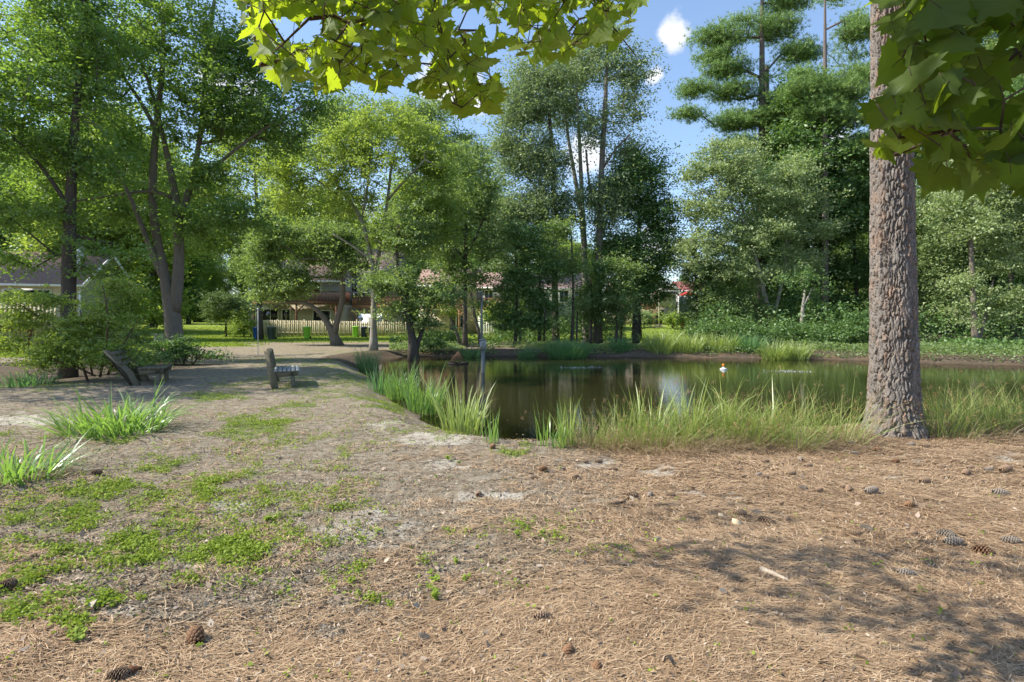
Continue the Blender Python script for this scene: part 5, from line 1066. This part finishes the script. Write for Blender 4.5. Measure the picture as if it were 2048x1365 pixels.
for i, (px, py, h, lab) in enumerate([(535, 1046, .09, 'dense dark green seedling cluster in the weedy strip'), (600, 1036, .05, 'small seedling between weedy strip and pale soil'), (868, 1165, .08, 'tallest seedling of the row above the slim cone'), (736, 1205, .06, 'seedling pair beside its sharp shadow below pale soil'),
                                        (700, 1172, .05, 'seedling with yellow tips in the lower row'), (870, 1205, .07, 'soft green seedling next to its dark shadow'), (915, 1128, .05, 'flat topped seedling alone above the lower row'), (1035, 1075, .05, 'seedling with brown stem on mid soil'),
                                        (898, 922, .09, 'upright dark leaved seedling before the inlet'), (918, 928, .05, 'paler seedling beside the upright dark one'), (875, 958, .05, 'small reddish seedling uphill of the lone cone'), (935, 1165, .05, 'seedling at the end of the row above the slim cone'),
                                        (780, 1220, .05, 'last pale seedling of the lower row'), (160, 1285, .07, 'broad light green seedling near the bottom corner'), (455, 1090, .06, 'seedling at the lower rim of the weedy strip'), (1555, 890, .16, 'bright round leaved sprout at the foot of the rushes')]):
    seedling(px, py, h, lab, 500 + i)

# ------------------------------------------------------------------ benches
def bench(name, label, x, y, rot, lean, L=1.45):
    z0 = gz1(x, y); root = thing(name, label, 'bench', (0, 0, 0), None); m = MT['old_wood']
    for s in (0, 1):
        yy = .08 + s * (L - .16); hgt = .90
        b = MB(); top = -.22 - lean * hgt
        P = [(-.16, -.25), (-.02, -.25), (-.10 - lean * .25, .34), (top + .10, hgt - .03), (top + .06, hgt), (top - .05, hgt - .01), (-.27 - lean * .2, .34)]
        V = [(a, yy - .07, c) for a, c in P] + [(a, yy + .07, c) for a, c in P]; n = len(P)
        b.add(V, q=[(i, (i + 1) % n, n + (i + 1) % n, n + i) for i in range(n)], t=[(0, i + 1, i) for i in range(1, n - 1)] + [(n, n + i, n + i + 1) for i in range(1, n - 1)])
        b.build('back_post', m, root)
        b = MB(); b.box((.26, yy, .05), (.09, .10, .66), ry=-.06); b.build('leg', m, root)
        b = MB(); b.add([(-.16, yy - .05, .27), (.36, yy - .05, .30), (.38, yy - .05, .40), (-.16, yy - .05, .40), (-.16, yy + .05, .27), (.36, yy + .05, .30), (.38, yy + .05, .40), (-.16, yy + .05, .40)], q=[(0, 1, 2, 3), (7, 6, 5, 4), (0, 4, 5, 1), (1, 5, 6, 2), (2, 6, 7, 3), (3, 7, 4, 0)])
        b.build('seat_bearer', m, root)
    b = MB()
    for i in range(6): b.box((-.13 + i * .098, L / 2, .422), (.082, L, .04), a=.2 + .12 * i)
    b.build('seat', MT['grey_wood'] if lean < .3 else m, root)
    b = MB()
    for i in range(3):
        hh = .56 + i * .125; xx = -.155 - lean * hh * .95 - (hh - .45) * .10 + .035; b.box((xx, L / 2, hh), (.035, L, .10), ry=-math.atan(.25 + lean * .8), a=.3 * i)
    b.build('backrest', m, root); root.location = (x, y, z0); root.rotation_euler = (0, 0, rot); return root
x_, y_ = gp(562, 778); bench('park_bench', 'old mossy wooden bench facing the pond, standing alone on shady ground', x_ + .02, y_ - .02, math.radians(21), .12)
x_, y_ = gp(292, 772); bench('park_bench', 'low reclined bench of dark planks under the shrub by the twin trunked maple', x_, y_, math.radians(22), .72, 1.2)

# ------------------------------------------------------------------ post boxes and small things in and around the water
def nest():
    px, D = 966, 20.5; x = X(px, D); zb = gz1(x, D) - .1; root = thing('nest_box_post', 'square post in the water with a nest box and a taller boxed pole', 'bird box', (x, D, zb))
    b = MB(); b.box((x, D, (zb + Z(700, D)) / 2), (.135, .135, Z(700, D) - zb)); b.build('post', MT['grey_wood_shade'], root)
    b = MB(); b.tube([(x - .05, D + .1, Z(712, D)), (x - .055, D + .1, Z(583, D))], [.04, .035], 8); b.build('pole', MT['grey_wood_shade'], root, True)
    b = MB(); w = .22; zt, zb2 = Z(681, D), Z(699, D); b.add([(x + a * w / 2, D - .02 + c * .13, z + (.03 if (c < 0 and k) else 0)) for k, z in ((0, zb2), (1, zt)) for c in (-1, 1) for a in (-1, 1)], q=[(0, 2, 3, 1), (4, 5, 7, 6), (0, 1, 5, 4), (2, 6, 7, 3), (0, 4, 6, 2), (1, 3, 7, 5)])
    bo = b.build('nest_box', MT['grey_wood'], root)
    b = MB(); b.box((x - .01, D - .02, zt + .045), (.28, .34, .022), ry=-.22); b.build('lid', MT['grey_wood'], bo); b = MB(); b.tube([(x + .02, D - .158, zt - .12), (x + .02, D - .149, zt - .12)], .022, 12); b.build('hole_dark_disc', MT['rubber'], bo)  # black disc paints the dark inside of the entrance opening
    b = MB(); x2 = x - .14; b.box((x2, D + .02, (Z(601, D) + Z(586, D)) / 2), (.18, .18, Z(586, D) - Z(601, D))); bo = b.build('nest_box', MT['old_wood'], root)
    b = MB(); b.box((x2 + .01, D + .02, Z(586, D) + .022), (.25, .26, .02), ry=-.25); b.build('lid', MT['grey_wood'], bo)
nest()
def cage():
    x, y = X(916, 24.5), 24.5; z = WATER; root = thing('wire_cage', 'rusty cone of wires standing in the water on a dark ring', 'plant cage', (x, y, z)); b = MB()
    b.tube([(x + .42 * math.cos(a), y + .42 * math.sin(a), z + .03) for a in np.linspace(0, 6.2832, 25)], .035, 6, cap=False); b.build('base_ring', MT['rubber'], root, True); b = MB()
    for a in np.linspace(0, 6.28, 18, endpoint=False): b.tube([(x + .40 * math.cos(a), y + .40 * math.sin(a), z + .03), (x + .22 * math.cos(a), y + .22 * math.sin(a), z + .27), (x + .02 * math.cos(a), y + .02 * math.sin(a), z + .52)], .006, 4)
    b.build('wires', MT['rust'], root, True)
cage()
def buoy():
    D = 21.7; x = X(1447, D); root = thing('float', 'grey saucer float with a bright orange knob on the open water', 'float', (x, D, WATER))
    b = MB(); b.lathe([(.01, -.03), (.13, -.01), (.145, .02), (.10, .05), (.04, .085), (.025, .10), (.025, .13)], (x, D, WATER), 20); b.build('saucer', MT['buoy_grey'], root, True)
    b = MB(); b.lathe([(.01, .125), (.04, .13), (.05, .155), (.055, .19), (.045, .215), (.01, .22)], (x, D, WATER), 16); b.build('knob', MT['orange'], root, True)
buoy()
def spray(px, D, w, label):
    x = X(px, D); rng = np.random.default_rng(int(px)); b = MB(); c = np.stack([x + rng.normal(size=220) * w, D + rng.normal(size=220) * .16, WATER + .004 + np.abs(rng.normal(size=220)) * .012], 1); leaf_quads(b, c, .05, rng, 3, 0, .4); tag(b.build('bubble_patch', MT['buoy_grey']), label, 'water bubbles', kind='stuff')
spray(1160, 22.5, .42, 'pale bubbling ripple patch below the big reed mound'); spray(1578, 20.8, .34, 'pale bubbling ripple patch in the open water')
def polep():
    x, y = gp(516, 712); root = thing('thin_pole', 'slim white metal pole standing on the path edge in front of the blue bin', 'pole', (x, y, gz1(x, y))); z = gz1(x, y)
    b = MB(); b.tube([(x, y, z - .1), (x, y, z + 2.05)], .015, 8); b.build('shaft', MT['pale_metal'], root, True); b = MB(); b.lathe([(.01, 0), (.05, .01), (.045, .05), (.01, .08)], (x, y, z + 2.04), 10); b.build('cap', MT['pale_metal'], root, True)
polep()
def crate():
    D = 40; x = X(321, D); z = gz1(x, D); root = thing('wooden_box', 'small slatted wooden box on the grass behind the twin trunked maple', 'box', (x, D, z)); b = MB(); w = .62; h = .62
    for i in range(8):
        for s in (-1, 1): b.box((x - w / 2 + .04 + i * .077, D + s * .28, z + h / 2), (.066, .02, h), a=i / 8)
    for i in range(7):
        for s in (-1, 1): b.box((x + s * .30, D - .24 + i * .077, z + h / 2), (.02, .066, h), a=i / 8)
    b.build('slats', MT['fence'], root); b = MB(); b.box((x, D, z + h + .02), (.68, .62, .03)); b.build('lid', MT['fence'], root)
crate()

# ------------------------------------------------------------------ wheeled bins
def bin_(px, py, col, lidcol, label, D, yaw=0, sc=1.0, name='wheeled_bin'):
    x = X(px, D); z = gz1(x, D); root = thing(name, label, 'bin', (0, 0, 0), 'wheeled bins by the picket fence')
    b = MB(); b.lathe([(.205, .06), (.215, .10), (.262, .86), (.285, .88), (.285, .93), (.262, .93)], (0, 0, 0), 24, sq=5); b.build('body', MT[col], root)
    b = MB(); b.lathe([(.30, .935), (.305, .955), (.27, .985), (.15, 1.01), (.01, 1.015)], (0, -.01, 0), 24, sq=5); b.box((0, .30, .96), (.44, .05, .05)); b.build('lid', MT[lidcol], root)
    for s in (-1, 1): b = MB(); b.tube([(s * .19, .20, .11), (s * .25, .20, .11)], .11, 16); b.build('wheel', MT['rubber'], root)
    b = MB(); b.tube([(-.22, .33, .90), (.22, .33, .90)], .016, 8); b.build('handle', MT[col], root)
    root.location = (x, D, z); root.rotation_euler = (0, 0, yaw); root.scale = (sc,) * 3
bin_(514, 0, 'blue', 'blue', 'blue bin behind the slim white pole', 46.5, .1); bin_(543, 0, 'charcoal', 'charcoal', 'dark grey green bin second along the picket fence', 45.5, -.2, 1.05)
bin_(614, 0, 'lime', 'lime', 'lime green bin alone in front of the pickets beside the crooked tree', 46.5, .05, 1.0); bin_(711, 0, 'lime', 'lime', 'lime green bin in the tight row behind the grey vase shaped tree', 50, .15)
bin_(728, 0, 'navy', 'navy', 'dark navy bin between the lime one and the pale lidded one', 50, .05, .95); bin_(744, 0, 'navy', 'galv', 'dark bin with a pale lid half hidden by the grey tree stem', 50, -.1); bin_(1664, 0, 'blue', 'blue', 'far blue bin by the white fence beneath the red roofed house', 70, 0, 1.1)

# ------------------------------------------------------------------ fences, houses
def fence(pts, D0, D1, zt0, zt1, label, mat='fence', pitch=.19, px0=0, px1=0, name='picket_fence'):
    xa, xb = X(px0, D0), X(px1, D1); L = math.hypot(xb - xa, D1 - D0); n = int(L / pitch); root = thing(name, label, 'fence', (xa, D0, gz1(xa, D0))); rz = math.atan2(D1 - D0, xb - xa)
    b = MB(); rng = np.random.default_rng(n)
    for i in range(n):
        t = (i + .5) / n; x, y = xa + (xb - xa) * t, D0 + (D1 - D0) * t; zb = gz1(x, y) + .04; zt = zt0 + (zt1 - zt0) * t + rng.normal() * .008; off = -.045 if i % 2 else .045
        b.box((x + off * math.sin(rz), y + off * -math.cos(rz), (zb + zt) / 2), (.14, .02, zt - zb), rz=rz, a=rng.random())
    b.build('pickets', MT[mat], root)
    for hh in (.25, .80):
        b = MB(); z0 = gz1(xa, D0); b.beam((xa, D0, z0 + (zt0 - z0) * hh), (xb, D1, z0 + (zt1 - z0) * hh), .05, .09); b.build('rail', MT[mat], root)
    for i in range(int(L / 2.4) + 1):
        t = min(1, i * 2.4 / L); x, y = xa + (xb - xa) * t, D0 + (D1 - D0) * t; b = MB(); b.box((x, y + .11, (gz1(x, y) + zt0) / 2), (.1, .1, zt0 - gz1(x, y) + .08), rz=rz); b.build('post', MT[mat], root)
fence(0, 52.5, 54, Z(640, 52.5), Z(644, 54), 'long cream picket fence with bins standing along it', px0=500, px1=790)
fence(0, 54.5, 55, Z(644, 54.5), Z(644, 55), 'short cream fence section beyond the dark leaning bankside tree', px0=792, px1=835)
fence(0, 52, 52, Z(633, 52), Z(633, 52), 'white painted picket panel behind the nest box pole', 'white', px0=957, px1=990); fence(0, 52.2, 53, Z(636, 52), Z(636, 53), 'cream picket panel next to the white one', px0=991, px1=1050)
fence(0, 71, 71, Z(620, 71), Z(620, 71), 'white fence piece beneath the far red roof', 'white', px0=1650, px1=1700)

def wall_window(wall_parent, x0, x1, z0, z1, y, frame='white', name='window'):
    b = MB(); t = .07
    b.box(((x0 + x1) / 2, y, z1 + t / 2), (x1 - x0 + 2 * t, .08, t)); b.box(((x0 + x1) / 2, y, z0 - t / 2), (x1 - x0 + 2 * t, .10, t))
    b.box((x0 - t / 2, y, (z0 + z1) / 2), (t, .08, z1 - z0)); b.box((x1 + t / 2, y, (z0 + z1) / 2), (t, .08, z1 - z0)); b.box(((x0 + x1) / 2, y, (z0 + z1) / 2), (.04, .05, z1 - z0))
    w = b.build(name, MT[frame], wall_parent); b = MB(); b.box(((x0 + x1) / 2, y + .012, (z0 + z1) / 2), (x1 - x0, .02, z1 - z0)); b.build('pane', MT['glass'], w)
def townhouse(label, px0, px1, D, ye, yr, up, lo, split, wins, roof='roof', deck=None, depth=9, decks='deck', gutter=False, hip=False, extra=None, name='townhouse', ridge_d=4.5):
    xa, xb = X(px0, D), X(px1, D); zg = gz1((xa + xb) / 2, D) - .3; ze = Z(ye, D); zr = Z(yr, D + ridge_d); zs_ = Z(split, D) if split else zg
    root = thing(name, label, 'house', ((xa + xb) / 2, D + depth / 2, zg)); xm = (xa + xb) / 2; w = xb - xa
    if split: b = MB(); b.box((xm, D + depth / 2, (zg + zs_) / 2), (w - .04, depth - .04, zs_ - zg)); b.build('lower_wall', MT[lo], root)
    b = MB(); b.box((xm, D + depth / 2, (zs_ + ze) / 2), (w, depth, ze - zs_))
    for xx in (xa + .001, xb - .001): b.add([(xx, D, ze), (xx, D + depth, ze), (xx, D + ridge_d, zr - .1)], t=[(0, 1, 2)])
    b.build('wall', MT[up], root)
    b = MB(); o = .35; th = .12; k = (zr - ze) / ridge_d; k2 = (zr - ze) / (depth - ridge_d)
    V = [(xa - o, D - o, ze - k * o), (xb + o, D - o, ze - k * o), (xb + o, D + ridge_d, zr), (xa - o, D + ridge_d, zr), (xa - o, D + depth + o, ze - k2 * o), (xb + o, D + depth + o, ze - k2 * o)]
    V2 = [(a, b_2, c + th) for a, b_2, c in V]; b.add(V + V2, q=[(0, 1, 2, 3), (3, 2, 5, 4), (6, 9, 8, 7), (9, 10, 11, 8), (0, 6, 7, 1), (0, 3, 9, 6), (3, 4, 10, 9), (1, 7, 8, 2), (2, 8, 11, 5), (4, 5, 11, 10)]); rf = b.build('roof', MT[roof], root)
    b = MB(); b.box((xm, D - o - .06, ze - k * o + .05), (w + 2 * o, .1, .14)); b.build('gutter', MT['white'], rf)
    if gutter: b = MB(); b.box((xa - .06, D - .07, (zg + ze) / 2), (.09, .09, ze - zg - .1)); b.build('downpipe', MT['white'], root)
    for (a0, b0, a1, b1) in wins: wall_window(root, X(a0, D), X(a1, D), Z(b1, D), Z(b0, D), D - .03)
    if deck:
        d0, d1, yf, yt, posts, dd = deck; Dd = D - dd; x0, x1 = X(d0, Dd), X(d1, Dd); zf = Z(yf, Dd); zt = Z(yt, Dd)
        b = MB(); b.box(((x0 + x1) / 2, D - dd / 2 - .02, zf), (x1 - x0, dd - .04, .06)); b.box(((x0 + x1) / 2, Dd, zf - .14), (x1 - x0, .05, .26)); dk = b.build('deck', MT[decks], root)
        b = MB(); b.box(((x0 + x1) / 2, Dd + .03, zt), (x1 - x0, .10, .05)); b.box(((x0 + x1) / 2, Dd + .03, zf + .14), (x1 - x0, .05, .06)); n = int((x1 - x0) / .14)
        for i in range(n): b.box((x0 + .05 + i * .14, Dd + .03, (zf + zt) / 2), (.035, .035, zt - zf - .1))
        for sx in (x0 + .03, x1 - .03): b.box((sx, D - dd / 2, zt), (.08, dd - .16, .045)); [b.box((sx, Dd + .2 + i * .16, (zf + zt) / 2), (.035, .035, zt - zf - .1)) for i in range(int((dd - .3) / .16))]
        b.build('railing', MT[decks], dk)
        for p in posts:
            xp = X(p, Dd); zb = gz1(xp, Dd) - .1; b = MB(); b.box((xp, Dd + .09, (zb + zf - .28) / 2), (.15, .15, zf - .28 - zb)); b.beam((xp, Dd + .09, zf - 1.0), (xp + .75, Dd + .09, zf - .3), .09, .12); b.beam((xp, Dd + .09, zf - 1.0), (xp - .75, Dd + .09, zf - .3), .09, .12); b.build('post', MT[decks], dk)
    return root
townhouse('grey sided townhouse with a red brown deck on braced posts above the picket fence', 500, 688, 58, 561, 522, 'siding_grey', 'beige', 610, [(526, 619, 556, 642), (565, 620, 580, 642), (627, 622, 660, 642), (606, 566, 641, 588)],
          deck=(504, 690, 604, 583, (507, 592, 672), 2.2), gutter=True)
townhouse('tall pale grey townhouse set back behind the vase shaped tree, white below', 690, 792, 61, 538, 500, 'siding_grey', 'siding_white', 612, [(700, 560, 716, 585), (742, 575, 760, 600), (770, 560, 784, 585)], deck=(704, 800, 611, 594, (712, 772), 2.2), decks='deck_orange')
townhouse('beige townhouse with an orange brown deck behind the upright thin tree', 838, 955, 60, 571, 541, 'beige', 'beige', 612, [(862, 580, 872, 598), (880, 578, 900, 600), (914, 632, 927, 655)], deck=(846, 930, 613, 590, (853, 918), 2), decks='deck_orange')
townhouse('grey sided end house with white window behind the nest box pole', 957, 1040, 59, 575, 547, 'siding_grey', 'beige', 618, [(970, 582, 985, 612)], deck=(962, 1018, 613, 597, (970, 1012), 1.8), decks='deck_orange')
townhouse('low house with a red brown roof seen through the poplars', 1058, 1180, 66, 576, 548, 'siding_green', None, None, [(1120, 582, 1136, 604), (1150, 584, 1165, 602)])
townhouse('house with a shaded porch at the back of the bright lawn', 1230, 1352, 84, 588, 568, 'siding_white', 'beige', 615, [(1277, 590, 1287, 602), (1290, 591, 1300, 602)], deck=(1236, 1312, 615, 603, (1252, 1308), 2), decks='deck_orange')
townhouse('pink grey roofed house far behind the pale crooked tree', 1556, 1662, 80, 580, 555, 'siding_green', None, None, [(1600, 590, 1614, 610), (1630, 590, 1644, 610)])
townhouse('grey house with a maroon roof beyond the red parasol', 1366, 1440, 88, 582, 565, 'siding_grey', None, None, [(1385, 590, 1395, 603)], roof='roof_dark')
# gabled porch
def porch():
    D = 81; x0, x1 = X(1318, D), X(1357, D); xm = (x0 + x1) / 2; zg = gz1(xm, D); zb = Z(582, D); zt = Z(570, D); root = thing('porch', 'white gabled porch roof on two slim posts over a dark doorway', 'porch', (xm, D, zg)); b = MB()
    b.add([(x0 - .3, D, zb), (x1 + .3, D, zb), (xm, D, zt), (x0 - .3, D + 3, zb), (x1 + .3, D + 3, zb), (xm, D + 3, zt)], q=[(0, 2, 5, 3), (2, 1, 4, 5)]); b.build('roof', MT['roof'], root)
    b = MB(); b.beam((x0 - .3, D - .05, zb), (xm, D - .05, zt), .1, .22); b.beam((xm, D - .05, zt), (x1 + .3, D - .05, zb), .1, .22); b.box((xm, D - .05, zb - .05), (x1 - x0 + .6, .1, .2)); b.build('gable_trim', MT['white'], root)
    for xx in (x0, x1): b = MB(); b.box((xx, D, (zg + zb) / 2), (.18, .18, zb - zg - .15)); b.build('post', MT['white'] if xx == x1 else MT['fence'], root)
    b = MB(); b.box((X(1331, D), D + 2.93, zg + 1.1), (1.1, .1, 2.2)); b.build('door', MT['rubber'], root)
porch()
def parasol():
    D = 78; x = X(1376, D); z = gz1(x, D); root = thing('parasol', 'red parasol beside the white gabled porch', 'parasol', (x, D, z)); b = MB(); b.tube([(x, D, z), (x, D, Z(584, D))], .03, 8); b.build('pole', MT['galv'], root)
    b = MB(); zt = Z(582, D); b.lathe([(1.35, zt - .62), (.7, zt - .3), (.03, zt)], (x, D, 0), 8); b.build('canopy', MT['red'], root)
parasol()
def pot():
    D = 70; x = X(1364, D); z = gz1(x, D); root = thing('terracotta_pot', 'tall terracotta pot at the end of the flower bed', 'plant pot', (x, D, z)); b = MB(); b.lathe([(.18, 0), (.3, .8), (.34, .82), (.34, .92), (.28, .92)], (x, D, z), 16); b.build('pot_wall', MT['terracotta'], root); b = MB(); b.lathe([(.27, .86), (.01, .88)], (x, D, z), 12); b.build('soil', MT['rubber'], root)
pot()
x, D = X(1316, 71), 71; rng_ = np.random.default_rng(9); mb = MB(); leaf_quads(mb, np.stack([x + rng_.normal(size=260) * .35, D + rng_.normal(size=260) * .3, gz1(x, D) + .15 + np.abs(rng_.normal(size=260)) * .2], 1), .12, rng_, 1, 0)
tag(mb.build('purple_flowers', MT['flower']), 'low purple flowers in front of the dark doorway', 'flowers')
# garden shed
def shed():
    D = 56; x0, x1 = X(718, D), X(760, D); xm = (x0 + x1) / 2; zg = gz1(xm, D); ze = Z(636, D); zr = Z(630, D); root = thing('garden_shed', 'small shed with a shining white metal roof inside the picket fence', 'shed', (xm, D, zg)); b = MB(); b.box((xm, D + .8, (zg + ze) / 2), (x1 - x0, 1.6, ze - zg)); b.build('wall', MT['galv'], root)
    b = MB(); V = [(x0 - .1, D - .1, ze), (x1 + .1, D - .1, ze), (x1 + .1, D + .8, zr + .1), (x0 - .1, D + .8, zr + .1), (x0 - .1, D + 1.7, ze), (x1 + .1, D + 1.7, ze)]; b.add(V, q=[(0, 1, 2, 3), (3, 2, 5, 4)]); b.build('roof', MT['white'], root)
shed()
# beige cottage
def cottage():
    ca = Vector((X(158, 37.5), 37.5, 0)); f = Vector((math.cos(.30), math.sin(.30), 0)) ; gdir = Vector((-math.sin(.24), math.cos(.24), 0)); LF = 16.0; WG = 8.0; zg = gz1(ca.x, ca.y) - .4; ze = Z(566, 37.5); zr = 6.25
    root = thing('cottage', 'beige and sage cottage with pinkish roof, chimney and white trimmed gable', 'house', (ca.x - 6, ca.y + 2, zg))
    A = ca; B = ca - f * LF; C_ = ca + gdir * WG; D_ = B + gdir * WG; up = lambda v, z: (v.x, v.y, z)
    b = MB(); b.add([up(A, zg), up(B, zg), up(B, ze), up(A, ze)], q=[(0, 1, 2, 3)]); b.add([up(B, zg), up(D_, zg), up(D_, ze), up(B, ze)], q=[(0, 1, 2, 3)]); b.add([up(D_, zg), up(C_, zg), up(C_, ze), up(D_, ze)], q=[(0, 1, 2, 3)]); b.build('wall', MT['beige'], root)
    G_ = ca + gdir * WG / 2; G2 = B + gdir * WG / 2; b = MB(); b.add([up(A, zg), up(C_, zg), up(C_, ze), up(G_, zr), up(A, ze)], t=[(0, 1, 2), (0, 2, 4), (4, 2, 3)]); b.build('gable_wall', MT['siding_green'], root)
    e = .4; th = .14; a0 = A + f * e - gdir * e; b0 = B - f * e - gdir * e; c0 = C_ + f * e + gdir * e; d0 = D_ - f * e + gdir * e; r0 = G_ + f * e; r1 = G2 - f * e; k = (zr - ze) / (WG / 2) * e
    b = MB(); V = [up(a0, ze - k), up(b0, ze - k), up(r1, zr), up(r0, zr), up(c0, ze - k), up(d0, ze - k)]; V2 = [(p[0], p[1], p[2] + th) for p in V]
    b.add(V + V2, q=[(0, 3, 2, 1), (3, 4, 5, 2), (6, 7, 8, 9), (9, 8, 11, 10), (0, 1, 7, 6), (0, 6, 9, 3), (3, 9, 10, 4)]); rf = b.build('roof', MT['roof'], root)
    b = MB(); t_ = f * .03
    for p, q_ in ((a0, r0), (r0, c0)):
        zp, zq = (ze - k, zr) if p is a0 else (zr, ze - k); P = p + t_; Q = q_ + t_; b.beam((P.x, P.y, zp + .02), (Q.x, Q.y, zq + .02), .06, .24)
    b.beam(up(a0 - gdir * .06, ze - k), up(b0 - gdir * .06, ze - k), .12, .14); b.build('trim', MT['white'], root)
    b = MB(); P = A + f * .08 - gdir * .06; b.box((P.x, P.y, (zg + ze) / 2), (.12, .12, ze - zg), rz=.3); b.build('downpipe', MT['white'], root)
    cD = 39.3; cx = X(156, cD); b = MB(); b.box((cx, cD, (ze + Z(497, cD)) / 2), (.62, .62, Z(497, cD) - ze + .2), rz=.3); ch = b.build('chimney', MT['siding_white'], root); b = MB(); b.lathe([(.24, 0), (.24, .16), (.30, .17), (.30, .30), (.2, .33)], (cx, cD, Z(497, cD) + .1), 14); b.build('chimney_cap', MT['galv'], ch)
    for s0, s1, z0_, z1_ in ((1.6, 4.0, 1.7, 3.5), (6.0, 8.0, 1.7, 3.5)):
        b = MB(); P0 = A - f * s0 - gdir * .04; P1 = A - f * s1 - gdir * .04; pm = (P0 + P1) / 2; b.box((pm.x, pm.y, (z0_ + z1_) / 2), (s1 - s0 + .24, .05, z1_ - z0_ + .24), rz=.3); w = b.build('window', MT['white'], root); b = MB(); pm = pm - gdir * .035; b.box((pm.x, pm.y, (z0_ + z1_) / 2), (s1 - s0, .03, z1_ - z0_), rz=.3); b.build('pane', MT['glass'], w)
    b = MB(); P = A + gdir * 4.4 + f * .04; b.box((P.x, P.y, 1.6), (.05, 1.0, 1.5), rz=.3); w = b.build('window', MT['white'], root); P = P + f * .035; b = MB(); b.box((P.x, P.y, 1.6), (.03, .8, 1.3), rz=.3); b.build('pane', MT['glass'], w)
    # deck with red brown posts and pale privacy screen
    d1 = A - f * 1.0 - gdir * 3.2; d2 = A - f * 11 - gdir * 3.2; zf = 1.25; m1 = (d1 + d2) / 2 + gdir * 1.55; b = MB(); b.box((m1.x, m1.y, zf), (10, 3.0, .12), rz=.3); m2 = (d1 + d2) / 2; b.box((m2.x, m2.y, zf - .15), (10, .06, .28), rz=.3); dk = b.build('deck', MT['deck'], root)
    for s in (1.2, 4.0, 7.0, 10.0): b = MB(); P = A - f * s - gdir * 3.1; b.box((P.x, P.y, (zg + 2.3) / 2), (.16, .16, 2.3 - zg), rz=.3); b.build('post', MT['deck'], dk)
    b = MB(); b.beam((d1.x, d1.y, 2.25), (d2.x, d2.y, 2.25), .1, .06)
    for i in range(60): P = d1 + (d2 - d1) * (i + .5) / 60; b.box((P.x, P.y, 1.8), (.03, .03, .85))
    b.build('railing', MT['deck'], dk)
    b = MB()
    for i in range(16): P = A - f * (.1 + i * .21) - gdir * 2.6; b.box((P.x, P.y, 1.55), (.17, .025, 2.6 - .04 * i), rz=.3, a=(i * .37) % 1)
    b.build('privacy_screen', MT['fence'], dk)
cottage()
